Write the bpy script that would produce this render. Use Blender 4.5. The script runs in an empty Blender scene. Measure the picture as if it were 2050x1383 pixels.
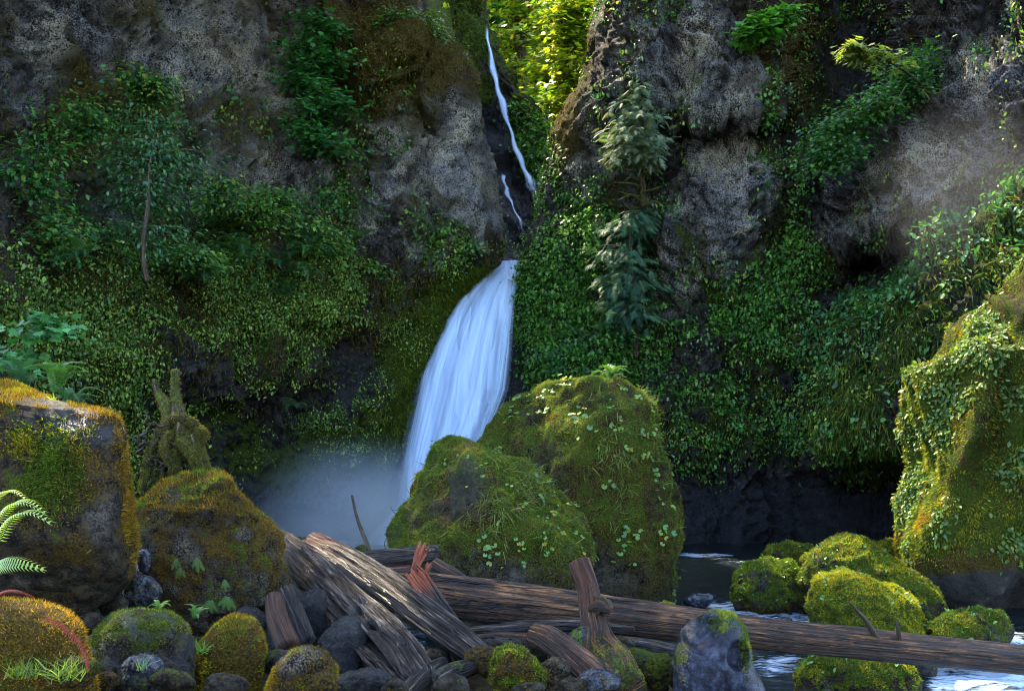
import bpy, bmesh, math, random
import numpy as np
from mathutils import Vector, Matrix

# ------------------------------------------------------------------ camera, sky, sun, exposure
SC = bpy.context.scene
F, CX, HY, CH = 1775.0, 1025.0, 940.0, 3.0          # the photograph's focal length, centre column, horizon row; eye height over the pool
def P(px, py, Y):
    return np.array([(px - CX) / F * Y, Y, CH + (HY - py) / F * Y])
cam_d = bpy.data.cameras.new('camera'); cam = bpy.data.objects.new('camera', cam_d)
SC.collection.objects.link(cam); SC.camera = cam
cam.location = (0, 0, CH); cam.rotation_euler = (math.radians(90), 0, 0)
cam_d.sensor_width = 36; cam_d.lens = 36 * F / 2050; cam_d.shift_y = (HY - 691.5) / 2050
cam_d.clip_start = 0.05; cam_d.clip_end = 3000
SUN_EL, SUN_AZ = 60.0, -38.0                         # the sun stands beyond the cliffs; azimuth counted to the right of straight ahead
w = bpy.data.worlds.new('World'); SC.world = w; w.use_nodes = True
nt = w.node_tree; bg = nt.nodes['Background']
sky = nt.nodes.new('ShaderNodeTexSky'); sky.sky_type = 'NISHITA'; sky.sun_disc = False
sky.sun_elevation = math.radians(SUN_EL); sky.sun_rotation = math.radians(SUN_AZ)
nt.links.new(sky.outputs[0], bg.inputs[0]); bg.inputs[1].default_value = 0.15
S = np.array([math.sin(math.radians(SUN_AZ)) * math.cos(math.radians(SUN_EL)),
              math.cos(math.radians(SUN_AZ)) * math.cos(math.radians(SUN_EL)), math.sin(math.radians(SUN_EL))])
sl = bpy.data.lights.new('sun', 'SUN'); sl.energy = 2.3; sl.angle = math.radians(0.55); sl.color = (1.0, 0.86, 0.62)
so = bpy.data.objects.new('sun', sl); SC.collection.objects.link(so); so.location = (-40, 60, 90)
so.rotation_euler = Vector(tuple(S)).to_track_quat('Z', 'Y').to_euler()
SC.view_settings.view_transform = 'Standard'; SC.view_settings.look = 'None'
SC.view_settings.exposure = 3.15; SC.view_settings.gamma = 1.0
SC.render.engine = 'CYCLES'
cy = SC.cycles
cy.use_denoising = True; cy.denoiser = 'OPENIMAGEDENOISE'; cy.denoising_input_passes = 'RGB_ALBEDO_NORMAL'; cy.denoising_prefilter = 'ACCURATE'; cy.filter_width = 1.1; cy.max_bounces = 6; cy.diffuse_bounces = 3; cy.glossy_bounces = 3; cy.transmission_bounces = 4
cy.transparent_max_bounces = 24; cy.volume_bounces = 1; cy.sample_clamp_indirect = 4.0
cy.use_adaptive_sampling = False

# ------------------------------------------------------------------ numbers
R = np.random.default_rng(11); random.seed(5)
_perm = np.concatenate([np.random.default_rng(3).permutation(256)] * 3)
_g = np.random.default_rng(4).normal(size=(256, 3)); _g /= np.linalg.norm(_g, axis=1)[:, None]
def perlin(p):
    pi = np.floor(p).astype(np.int64); pf = p - pi; pi &= 255
    u = pf ** 3 * (pf * (pf * 6 - 15) + 10); out = np.zeros(len(p))
    for cx in (0, 1):
        for cyy in (0, 1):
            for cz in (0, 1):
                h = _perm[_perm[_perm[(pi[:, 0] + cx) & 255] + ((pi[:, 1] + cyy) & 255)] + ((pi[:, 2] + cz) & 255)]
                d = ((pf - (cx, cyy, cz)) * _g[h]).sum(1)
                wx = u[:, 0] if cx else 1 - u[:, 0]; wy = u[:, 1] if cyy else 1 - u[:, 1]; wz = u[:, 2] if cz else 1 - u[:, 2]
                out += d * wx * wy * wz
    return out * 1.5
def fbm(p, o=4, g=0.5):
    a, s, out = 1.0, 1.0, np.zeros(len(p))
    for k in range(o):
        out += a * perlin(p * s + 17.3 * k); a *= g; s *= 2.03
    return out
def ridged(p, o=4):
    a, s, out = 1.0, 1.0, np.zeros(len(p))
    for k in range(o):
        out += a * (0.5 - np.abs(perlin(p * s + 9.1 * k))) * 2; a *= 0.5; s *= 2.1
    return out
def ss(a, b, x):
    t = np.clip((np.asarray(x, float) - a) / (b - a), 0, 1); return t * t * (3 - 2 * t)
def blob(x, y, cx, cyy, rx, ry):
    return np.exp(-((x - cx) / rx) ** 2 - ((y - cyy) / ry) ** 2)
def ip(x, pts):
    return np.interp(x, [p[0] for p in pts], [p[1] for p in pts])
def unit(v):
    return v / np.maximum(np.linalg.norm(v, axis=-1, keepdims=True), 1e-9)

# ------------------------------------------------------------------ objects
LOC = {}
def mesh_np(name, V, FA, mat=None, smooth=True, cov=None, uv=None):
    me = bpy.data.meshes.new(name); V = np.asarray(V, np.float32); FA = np.asarray(FA, np.int32); k = FA.shape[1]
    me.vertices.add(len(V)); me.vertices.foreach_set('co', V.ravel())
    me.loops.add(FA.size); me.loops.foreach_set('vertex_index', FA.ravel())
    me.polygons.add(len(FA)); me.polygons.foreach_set('loop_start', np.arange(0, FA.size, k, dtype=np.int32))
    if smooth: me.polygons.foreach_set('use_smooth', np.ones(len(FA), bool))
    if cov is not None:
        a = me.attributes.new('cov', 'FLOAT_COLOR', 'POINT'); c = np.ones((len(V), 4), np.float32); c[:, :cov.shape[1]] = cov
        a.data.foreach_set('color', c.ravel())
    if uv is not None:
        l = me.uv_layers.new(name='UVMap'); l.data.foreach_set('uv', np.asarray(uv, np.float32)[FA.ravel()].ravel())
    me.update(calc_edges=True)
    if mat: me.materials.append(mat)
    return me
def put(name, me, parent=None, loc=(0, 0, 0)):
    o = bpy.data.objects.new(name, me); SC.collection.objects.link(o)
    o.location = tuple(loc)
    if parent is not None: o.parent = parent
    LOC[o.name] = np.array(loc, float) + (LOC[parent.name] if parent is not None else 0)
    return o
def obj(name, V, FA, mat, parent=None, loc=None, **k):
    """one mesh object from world-space vertices; its origin is loc (or its parent's)"""
    org = LOC[parent.name] if parent is not None else (np.asarray(loc, float) if loc is not None else np.zeros(3))
    return put(name, mesh_np(name, np.asarray(V) - org, FA, mat, **k), parent, (0, 0, 0) if parent is not None else org)
def tag(o, label=None, cat=None, group=None, kind=None):
    for k, v in (('label', label), ('category', cat), ('group', group), ('kind', kind)):
        if v: o[k] = v
    return o
def vnormals(V, FA):
    t = FA[:, :3]; n = np.cross(V[t[:, 1]] - V[t[:, 0]], V[t[:, 2]] - V[t[:, 0]]); N = np.zeros_like(V)
    for c in range(FA.shape[1]): np.add.at(N, FA[:, c], n)
    return unit(N)
def gridfaces(nu, nv, wrap=False):
    i = np.arange(nv - 1)[:, None]; j = np.arange(nu if wrap else nu - 1)[None, :]; j2 = (j + 1) % nu
    return np.stack([i * nu + j, i * nu + j2, (i + 1) * nu + j2, (i + 1) * nu + j], -1).reshape(-1, 4)
def scatter(V, FA, wt, n, rng=R):
    """n points spread over a mesh, area times vertex weight; returns position, normal, face barycentric data"""
    T = np.concatenate([FA[:, [0, 1, 2]], FA[:, [0, 2, 3]]]) if FA.shape[1] == 4 else FA
    a, b, c = V[T[:, 0]], V[T[:, 1]], V[T[:, 2]]; nn = np.cross(b - a, c - a); ar = np.linalg.norm(nn, axis=1)
    pr = ar * wt[T].mean(1).clip(0); pr /= pr.sum(); k = rng.choice(len(T), n, p=pr)
    u, v = rng.random(n), rng.random(n); f = u + v > 1; u[f], v[f] = 1 - u[f], 1 - v[f]
    return a[k] + (b - a)[k] * u[:, None] + (c - a)[k] * v[:, None], unit(nn[k]), T[k, 0]

# ------------------------------------------------------------------ leaves
def fan(pts, z=0.0):
    V = np.array([(0, 0, 0)] + [(x, y, zz) for x, y, zz in pts]); n = len(pts)
    return V, np.array([(0, i, i + 1) for i in range(1, n)])
TPL = {
    'oval': fan([(.26, .3, .07), (.24, .68, .03), (0, 1, -.1), (-.24, .68, .03), (-.26, .3, .07)]),
    'blade': (np.array([(-.03, 0, 0), (.03, 0, 0), (.022, .5, .06), (-.022, .5, .06), (0, 1, -.12)]), np.array([(0, 1, 2), (0, 2, 3), (3, 2, 4)])),
    'tuft': (np.array([(-.1, 0, 0), (.1, 0, 0), (0, 1, 0)]), np.array([(0, 1, 2)])),
}
a_ = np.linspace(-2.75, 2.75, 13)
TPL['round'] = (np.concatenate([[(0, 0, 0)], np.stack([.5 * np.sin(a_), .42 * np.cos(a_) + .02, .06 * np.cos(3 * a_) + .04], 1)]), np.array([(0, i, i + 1) for i in range(1, 13)]))
mp = [(0.06, 0), (.2, -.12), (.34, .02), (.62, .08), (.46, .28), (.66, .55), (.36, .5), (.3, .66), (.14, .62), (0, 1.05)]
mp = [(0, 0.25)] and mp
TPL['maple'] = fan([(x, y, .05 * abs(x) - .1 * y * y) for x, y in mp] + [(-x, y, .05 * abs(x) - .1 * y * y) for x, y in mp[-2::-1]])
sp_v, sp_f = [], []
for k in range(9):
    t = k / 9 + .05; L = .34 * math.sin(math.pi * min(1, t * .85 + .15)) + .03
    for s in (-1, 1):
        b = len(sp_v); dz = -.25 * t * t
        sp_v += [(0, t - .02, dz), (0, t + .075, dz - .01), (s * L, t + .17, dz - .1)]; sp_f.append((b, b + 1, b + 2))
TPL['spray'] = (np.array(sp_v), np.array(sp_f))
TPL['sprig'] = (np.array([(0,0,0),(.3,.25,.05),(.08,.4,0),(.34,.6,.0),(.06,.72,-.05),(0,1,-.15),(-.06,.72,-.05),(-.34,.6,0),(-.08,.4,0),(-.3,.25,.05)]),
                np.array([(0,1,2),(0,2,8),(0,8,9),(2,3,4),(2,4,6),(2,6,8),(8,6,7),(4,5,6)]))
def leaves(name, pos, dirv, nrm, size, tpl, cols, mat, parent, jit=0.25, rng=R, part=True, kind='stuff', wscale=1.0):
    """one mesh of many leaves: pos, pointing direction, leaf normal, size; cols = list of (rgb) picked and varied per leaf"""
    T, TF = TPL[tpl]; n = len(pos)
    d = unit(dirv + rng.normal(size=(n, 3)) * jit); nn = nrm + rng.normal(size=(n, 3)) * jit
    x = unit(np.cross(d, nn)); z = np.cross(x, d); size = np.broadcast_to(np.asarray(size, float), (n,))
    V = pos[:, None] + size[:, None, None] * (wscale * T[None, :, 0:1] * x[:, None] + T[None, :, 1:2] * d[:, None] + T[None, :, 2:3] * z[:, None])
    FA = (TF[None] + (np.arange(n) * len(T))[:, None, None]).reshape(-1, 3)
    if isinstance(cols, np.ndarray) and cols.ndim == 2 and len(cols) == n: c = cols.copy()
    else: c = np.asarray(cols)[rng.integers(0, len(cols), n)]
    c = c * rng.uniform(.65, 1.35, (n, 1)) * rng.uniform(.9, 1.1, (n, 3))
    cov = np.repeat(c, len(T), 0)
    o = obj(name, V.reshape(-1, 3), FA, mat, parent, smooth=False, cov=cov)
    if kind: o['kind'] = kind
    return o

# ------------------------------------------------------------------ materials
def nodes(m):
    m.use_nodes = True; t = m.node_tree; b = t.nodes['Principled BSDF']
    return t, b
def N(t, ty, **k):
    n = t.nodes.new(ty)
    for a, v in k.items():
        if a in n.inputs: n.inputs[a].default_value = v
        else: setattr(n, a, v)
    return n
def lk(t, a, b): t.links.new(a, b)
def math_(t, op, a, b=None, clamp=False):
    n = N(t, 'ShaderNodeMath', operation=op, use_clamp=clamp)
    for i, v in enumerate((a, b)):
        if v is None: continue
        if isinstance(v, (int, float)): n.inputs[i].default_value = v
        else: lk(t, v, n.inputs[i])
    return n.outputs[0]
def ramp(t, fac, stops, interp='LINEAR'):
    n = N(t, 'ShaderNodeValToRGB'); n.color_ramp.interpolation = interp; e = n.color_ramp.elements
    while len(e) < len(stops): e.new(0.5)
    for i, (p, c) in enumerate(stops): e[i].position = p; e[i].color = (*c, 1) if len(c) == 3 else c
    lk(t, fac, n.inputs[0]); return n.outputs[0]
def mix(t, fac, a, b, bt='MIX'):
    n = N(t, 'ShaderNodeMix', data_type='RGBA', blend_type=bt)
    for s, v in ((0, fac), (6, a), (7, b)):
        if isinstance(v, (int, float)): n.inputs[s].default_value = v
        elif isinstance(v, tuple): n.inputs[s].default_value = (*v, 1)
        else: lk(t, v, n.inputs[s])
    return n.outputs[2]
def smooth01(t, v, a, b):
    n = N(t, 'ShaderNodeMapRange', interpolation_type='SMOOTHSTEP')
    lk(t, v, n.inputs[0]); n.inputs[1].default_value = a; n.inputs[2].default_value = b; return n.outputs[0]
def noise(t, co, sc, det=6, rough=.6, dist=0.0):
    n = N(t, 'ShaderNodeTexNoise', Scale=sc, Detail=det, Roughness=rough, Distortion=dist); lk(t, co, n.inputs['Vector']); return n.outputs[0]
def rock_mat(name, s, dark=(.006, .006, .007), mid=(.04, .037, .038), pale=(.5, .475, .44), brown=((.026, .019, .007), (.14, .108, .03)),
             green=((.014, .028, .004), (.09, .12, .014)), rough=.75, wetrough=.22, bump=.6, bd=.06, spec=.4):
    """stone with lichen, brown and green moss and wet dark stone; cov = green, brown, wet, lichen shares"""
    m = bpy.data.materials.new(name); t, b = nodes(m)
    co = N(t, 'ShaderNodeNewGeometry').outputs['Position']
    at = N(t, 'ShaderNodeAttribute', attribute_name='cov'); sep = N(t, 'ShaderNodeSeparateColor'); lk(t, at.outputs[0], sep.inputs[0])
    g, br, wet, li = sep.outputs[0], sep.outputs[1], sep.outputs[2], at.outputs[3]
    n1, n2, n3 = noise(t, co, .55 * s, 7), noise(t, co, 2.6 * s, 8, .65, .3), noise(t, co, 15 * s, 6, .72)
    base = ramp(t, n2, [(.38, dark), (.52, mid), (.66, tuple(min(1, c * 2.6) for c in mid))])
    sp = math_(t, 'ADD', math_(t, 'MULTIPLY', n3, .8), math_(t, 'MULTIPLY', n2, .2))
    lf = math_(t, 'MULTIPLY', smooth01(t, math_(t, 'ADD', sp, math_(t, 'MULTIPLY', math_(t, 'SUBTRACT', li, .5), .09)), .465, .6), math_(t, 'MULTIPLY', li, 1.3, True))
    pal = mix(t, smooth01(t, n1, .4, .62), (pale[0] * .6, pale[1] * .62, pale[2] * .68), (pale[0] * 1.05, pale[1] * .98, pale[2] * .8))
    c = mix(t, lf, base, pal)
    fb = smooth01(t, math_(t, 'ADD', br, math_(t, 'MULTIPLY', math_(t, 'SUBTRACT', sp, .5), 2.4)), .38, .62)
    c = mix(t, fb, c, mix(t, smooth01(t, n3, .35, .65), *brown))
    fg = smooth01(t, math_(t, 'ADD', g, math_(t, 'MULTIPLY', math_(t, 'SUBTRACT', n2, .5), 2.4)), .4, .62)
    c = mix(t, fg, c, mix(t, smooth01(t, n3, .35, .68), *green))
    fw = smooth01(t, math_(t, 'ADD', wet, math_(t, 'MULTIPLY', math_(t, 'SUBTRACT', n2, .5), .8)), .35, .75)
    c = mix(t, fw, c, mix(t, .72, c, (.016, .018, .026)))
    lk(t, c, b.inputs['Base Color'])
    moss = math_(t, 'MAXIMUM', fb, fg)
    rr = math_(t, 'SUBTRACT', math_(t, 'ADD', rough, math_(t, 'MULTIPLY', moss, .2)), math_(t, 'MULTIPLY', fw, rough - wetrough), True)
    lk(t, rr, b.inputs['Roughness']); lk(t, math_(t, 'ADD', .12, math_(t, 'MULTIPLY', fw, spec)), b.inputs['Specular IOR Level'])
    h = math_(t, 'ADD', math_(t, 'MULTIPLY', n2, .7), math_(t, 'MULTIPLY', n3, .9))
    h = math_(t, 'ADD', h, math_(t, 'MULTIPLY', math_(t, 'MULTIPLY', moss, noise(t, co, 34 * s, 3)), .5))
    bn = N(t, 'ShaderNodeBump', Strength=bump, Distance=bd); lk(t, h, bn.inputs['Height']); lk(t, bn.outputs[0], b.inputs['Normal'])
    return m
def leaf_mat(name, trans=.35, rough=.45, spec=.4):
    m = bpy.data.materials.new(name); t, b = nodes(m)
    at = N(t, 'ShaderNodeAttribute', attribute_name='cov').outputs[0]
    co = N(t, 'ShaderNodeNewGeometry').outputs['Position']
    c = mix(t, math_(t, 'MULTIPLY', noise(t, co, 7, 3), .5), at, mix(t, 1, at, (.45, .5, .4), 'MULTIPLY'))
    lk(t, c, b.inputs['Base Color']); b.inputs['Roughness'].default_value = rough; b.inputs['Specular IOR Level'].default_value = spec
    tr = N(t, 'ShaderNodeBsdfTranslucent'); lk(t, mix(t, 1, at, (1.5, 1.45, .5), 'MULTIPLY'), tr.inputs[0])
    ms = N(t, 'ShaderNodeMixShader'); ms.inputs[0].default_value = trans
    lk(t, b.outputs[0], ms.inputs[1]); lk(t, tr.outputs[0], ms.inputs[2]); lk(t, ms.outputs[0], t.nodes['Material Output'].inputs[0])
    return m
def wood_mat(name, cols, rough=.5, bump=.6, moss=True, grain=1.0):
    """weathered wood: grain stretched along the log (uv: u around in metres, v along in metres); cov = moss, red split wood, wet dark"""
    m = bpy.data.materials.new(name); t, b = nodes(m)
    uv = N(t, 'ShaderNodeUVMap').outputs[0]; mp_ = N(t, 'ShaderNodeMapping'); lk(t, uv, mp_.inputs[0]); mp_.inputs['Scale'].default_value = (30 * grain, 1.3 * grain, 1)
    mp2 = N(t, 'ShaderNodeMapping'); lk(t, uv, mp2.inputs[0]); mp2.inputs['Scale'].default_value = (150 * grain, 5 * grain, 1)
    co = N(t, 'ShaderNodeNewGeometry').outputs['Position']
    a, a2, n2 = noise(t, mp_.outputs[0], 1, 6, .65, .6), noise(t, mp2.outputs[0], 1, 4, .6, .3), noise(t, co, 3.5, 6, .6)
    mx = math_(t, 'ADD', math_(t, 'MULTIPLY', a, .55), math_(t, 'ADD', math_(t, 'MULTIPLY', a2, .25), math_(t, 'MULTIPLY', n2, .2)))
    c = ramp(t, mx, [(.43, cols[0]), (.49, cols[1]), (.545, cols[2]), (.6, cols[3])])
    mp3 = N(t, 'ShaderNodeMapping'); lk(t, uv, mp3.inputs[0]); mp3.inputs['Scale'].default_value = (16 * grain, .55 * grain, 1)
    ck = math_(t, 'ABSOLUTE', math_(t, 'SUBTRACT', noise(t, mp3.outputs[0], 1, 3, .5, .4), .5)); ck = smooth01(t, ck, .0, .022)        # long drying cracks
    c = mix(t, ck, mix(t, .85, c, (.002, .002, .002)), c)
    at = N(t, 'ShaderNodeAttribute', attribute_name='cov'); sep = N(t, 'ShaderNodeSeparateColor'); lk(t, at.outputs[0], sep.inputs[0])
    c = mix(t, sep.outputs[1], c, mix(t, smooth01(t, a, .35, .6), (.09, .016, .006), (.36, .09, .04)))
    n3 = noise(t, co, 26, 4)
    fg = smooth01(t, math_(t, 'ADD', sep.outputs[0], math_(t, 'MULTIPLY', math_(t, 'SUBTRACT', noise(t, co, 9, 6), .5), 2.0)), .42, .62)
    c = mix(t, fg, c, mix(t, smooth01(t, n3, .35, .65), (.02, .032, .004), (.1, .11, .012)))
    c = mix(t, sep.outputs[2], c, mix(t, .8, c, (.006, .005, .005)))
    lk(t, c, b.inputs['Base Color']); b.inputs['Specular IOR Level'].default_value = .35
    lk(t, math_(t, 'ADD', math_(t, 'MULTIPLY', a, .3), math_(t, 'MULTIPLY', fg, .35), True) if rough is None else
       math_(t, 'ADD', rough - .15, math_(t, 'ADD', math_(t, 'MULTIPLY', a2, .3), math_(t, 'MULTIPLY', fg, .4)), True), b.inputs['Roughness'])
    bn = N(t, 'ShaderNodeBump', Strength=bump, Distance=.06)
    lk(t, math_(t, 'ADD', math_(t, 'ADD', math_(t, 'ADD', a, math_(t, 'MULTIPLY', ck, .6)), math_(t, 'MULTIPLY', a2, .5)), math_(t, 'MULTIPLY', math_(t, 'MULTIPLY', fg, n3), 1.2)), bn.inputs['Height']); lk(t, bn.outputs[0], b.inputs['Normal'])
    return m
M = {}
M['cliff'] = rock_mat('cliff_stone', 1.15, bd=.2, bump=1.0)
M['boulder'] = rock_mat('boulder_stone', 4.0, dark=(.006, .005, .004), mid=(.035, .027, .02), pale=(.32, .28, .22), bd=.05, bump=1.0, brown=((.03, .018, .005), (.13, .08, .012)), green=((.018, .03, .003), (.1, .115, .01)))
M['boulder_far'] = rock_mat('mossy_boulder_stone', 2.0, dark=(.006, .005, .005), mid=(.035, .03, .026), pale=(.34, .31, .27), bd=.1, bump=1.0, brown=((.03, .02, .006), (.12, .085, .016)), green=((.02, .036, .004), (.1, .125, .014)))
M['basalt'] = rock_mat('wet_basalt', 5.0, spec=.6, dark=(.006, .007, .011), mid=(.016, .019, .032), pale=(.08, .085, .11), wetrough=.16, rough=.28, bd=.012, bump=.6)
M['leaf'] = leaf_mat('leaf'); M['leaf_thin'] = leaf_mat('sunlit_leaf', .55, .4)
M['moss'] = leaf_mat('moss_blades', .4, .8, .15); M['needle'] = leaf_mat('needles', .2, .55)
M['bark'] = wood_mat('bark', [(.02, .013, .008), (.06, .04, .025), (.11, .08, .05), (.2, .17, .12)], .8, .9, grain=.6)
M['palebark'] = wood_mat('pale_bark', [(.03, .022, .014), (.07, .05, .03), (.12, .09, .055), (.2, .16, .1)], .8, .7, grain=.6)
M['drift'] = wood_mat('weathered_driftwood', [(.004, .003, .003), (.02, .014, .011), (.07, .052, .042), (.25, .205, .165)], .3, 1.0)
M['trunk'] = wood_mat('bare_fallen_trunk', [(.008, .004, .002), (.034, .014, .005), (.115, .046, .016), (.27, .13, .05)], .45, .9)
# ------------------------------------------------------------------ the setting: terrain, cliffs
def ground_z(X, Y):
    px = CX + X / np.maximum(Y, 1.0) * F
    bank = 1.0 - 1.9 * ss(9.5, 13.5, Y + 0.00 * X) - 0.5 * ss(13.5, 18, Y)
    right = ss(1.2, 3.4, X - (Y - 8) * 0.18)                      # the stream comes close on the right
    z = bank * (1 - right) + right * (-0.9)
    z = np.where(Y < 9.5, z + 0.10 * (X < 0) * np.clip(-X - 1.5, 0, 3), z)
    return z
def build_ground():
    nx, ny = 260, 240
    xs = np.concatenate([np.linspace(-160, -16, 20), np.linspace(-15, 17, 220), np.linspace(18, 160, 20)])
    ys = np.concatenate([np.linspace(-120, 2, 20), np.linspace(2.5, 26, 200), np.linspace(27, 200, 20)])
    X, Y = np.meshgrid(xs, ys); X, Y = X.ravel(), Y.ravel()
    p = np.stack([X, Y, np.zeros_like(X)], 1)
    Z = ground_z(X, Y) + 0.16 * fbm(p * 1.1, 4) + .05 * fbm(p * 5, 3)
    V = np.stack([X, Y, Z], 1)
    cov = np.stack([.25 + .3 * fbm(p * .7, 3), .45 + 0 * X, ss(.5, -.1, Z) * .9 + .2, .5 + 0 * X], 1)
    o = obj('ground', V, gridfaces(len(xs), len(ys)), M['boulder'], cov=cov); tag(o, kind='structure')
build_ground()

def sheet(px, py, Yd, amp=1.0, seed=0.0, rib=None, keep=None):
    """control surface px, py, depth -> world grid with stone relief pushed out along the surface normal"""
    nv, nu = px.shape
    V = np.stack([(px - CX) / F * Yd, Yd, CH + (HY - py) / F * Yd], -1).reshape(-1, 3)
    FA = gridfaces(nu, nv); n = vnormals(V, FA)
    s = np.sign((n * (np.array([0, 0, CH]) - V)).sum(1)); n *= s[:, None]
    q = V * [1, 1, .8] + seed
    wq = q + 1.2 * np.stack([perlin(q * .5 + 5), perlin(q * .5 + 25), perlin(q * .5 + 45)], 1)
    d = 0.5 * fbm(q * .17, 3) + .34 * ridged(wq * .42, 3) - .45 + .3 * fbm(wq * 1.1, 3) + .3 * ridged(wq * 1.5, 3) + .13 * ridged(q * 3.9, 2) + .1 * fbm(q * 6, 2)
    blk = perlin(wq * [.7, .7, .5] + 60) * 5; d += .2 * (np.round(blk) + .5 * (blk - np.round(blk)))       # broken blocks
    d += .25 * np.abs(perlin(q * [.9, .9, .25]))                   # upright ribs
    if rib is not None: d += rib.ravel()
    if keep is not None: d *= keep.ravel()
    V2 = V + n * (d * amp)[:, None] + np.stack([perlin(q * .6 + 50), np.zeros(len(q)), perlin(q * .6 + 110)], 1) * (.2 * amp)
    return V2, FA, d
def face_normals_cam(V, Nn):
    return Nn * np.sign((Nn * (np.array([0, 0, CH]) - V)).sum(1))[:, None]

# left cliff --------------------------------------------------------
EDGE_L = [(-560, 740), (-100, 800), (20, 850), (60, 880), (110, 930), (150, 950), (200, 955), (260, 962), (330, 984), (430, 996), (490, 998), (515, 990), (545, 960), (580, 925), (640, 888), (720, 848), (800, 828), (900, 808), (960, 795), (1120, 770)]
def left_cliff():
    nu, nv = 560, 400
    u = np.linspace(0, 1, nu)[None, :]; v = np.linspace(0, 1, nv)[:, None]
    py = (-560 + 480 * v / .1) * (v < .1) + (-80 + 1200 * (v - .1) / .9) * (v >= .1) + 0 * u
    edge = ip(py, EDGE_L)
    a = np.clip(u / .86, 0, 1); wv = np.clip((u - .86) / .14, 0, 1)
    ae = np.where(a < .06, a / .06 * .26, .26 + (a - .06) / .94 * .74)
    px = -500 + (edge + 500) * ae
    Y = ip(px, [(-500, 14), (-150, 20), (25, 24), (250, 28.5), (500, 33), (700, 36), (850, 38), (1010, 39)])
    Y = Y + 3.0 * ss(575, 370, py) * ss(820, 560, px) + 1.0 * ss(330, 60, py) * ss(900, 500, px)
    Y = Y + 1.6 * ss(690, 960, py) * blob(px, 0, 480, 0, 300, 1) - 1.0 * blob(px, py, 560, 560, 240, 60)
    Y = Y - .3 * blob(px, py, 520, 980, 90, 60) - 1.2 * blob(px, py, 930, 170, 70, 120) - 1.0 * blob(px, py, 880, 420, 120, 160) - .8 * blob(px, py, 960, 250, 40, 70)
    Y = Y + .9 * blob(px, py, 700, 250, 60, 120) - .9 * blob(px, py, 800, 90, 90, 60)
    low = ss(480, 600, py)
    t = np.clip((edge - px) / (110 - 40 * low), 0, 1)
    Y = Y + (2.2 - 1.0 * low) * (1 - np.sqrt(np.maximum(1 - (1 - t) ** 2, 0)))
    # wrap into the cleft: keep X, go deeper
    Xe = (px - CX) / F * Y
    dY = wv ** 1.5 * (18 - 13 * low)
    Y2 = Y + dY; px2 = CX + (Xe + dY * (-.02 - .0 * low)) / Y2 * F
    Zk = (HY - py) / F * Y; py2 = HY - Zk / Y2 * F
    strata = (px * .55 + py) / 46.0
    rib = .45 * np.sin(strata + 1.5 * np.sin(px / 130)) * ss(600, 720, py) * ss(1100, 900, py)
    Vv, FA, d = sheet(px2, py2, Y2, 1.0, 3.7, rib, .3 + .7 * ss(0, 120, ip(py, EDGE_L) - px) * (wv <= 0))
    px, py, d, w_ = px2.ravel(), py2.ravel(), d, np.broadcast_to(wv, px2.shape).ravel()
    q = Vv; n1 = fbm(q * .35, 4); n2 = fbm(q * 1.1 + 30, 4)
    lich = np.zeros_like(px)
    for cx, c2, rx, ry, k in ((420, 110, 170, 110, 1), (560, 230, 90, 130, 1), (500, 330, 70, 70, .8), (890, 330, 110, 110, .9), (940, 420, 60, 90, .8), (850, 480, 80, 70, 1), (110, 130, 90, 80, .55), (240, 190, 60, 60, .5), (720, 260, 60, 80, .4)):
        lich = np.maximum(lich, k * blob(px, py, cx, c2, rx, ry))
    lich = np.clip(.55 * ss(560, 380, py) + .6 * lich + .5 * n2 + .3 * n1 - .25 * blob(px, py, 800, 110, 130, 80), 0, 1)
    up = vnormals(Vv, FA)[:, 2]; up *= 1
    brown = np.clip(.5 + .4 * n1 - .3 * lich + .5 * blob(px, py, 800, 120, 180, 120) + .35 * blob(px, py, 150, 250, 200, 150) - .55 * ss(700, 850, py), 0, 1)
    green = np.clip(.1 + .45 * n1 + .42 * ss(420, 560, py) - .3 * ss(930, 1010, py) + .25 * blob(px, py, 760, 330, 90, 140) + .6 * blob(px, py, ip(py, EDGE_L) - 30, py, 60, 1) * ss(500, 560, py) + .4 * w_ - .4 * lich
                    - .5 * blob(px, py, 650, 750, 120, 80) + .35 * blob(px, py, 600, 930, 160, 60), 0, 1)
    wet = np.clip(ss(930, 1040, py) + .75 * blob(px, py, 660, 740, 130, 90) + .5 * ss(640, 900, py) * (.4 + n2) + .7 * blob(px, py, ip(py, EDGE_L) + 15, py, 22, 1) * ss(560, 620, py), 0, 1)
    o = obj('cliff', Vv, FA, M['cliff'], cov=np.stack([green, brown, wet, lich], 1))
    tag(o, 'mossy grey cliff wall filling the left of the gorge, beside the big waterfall', kind='structure')
    return o, Vv, FA, px, py, lich, green, brown, wet, n1, n2
CL = left_cliff()

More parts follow.
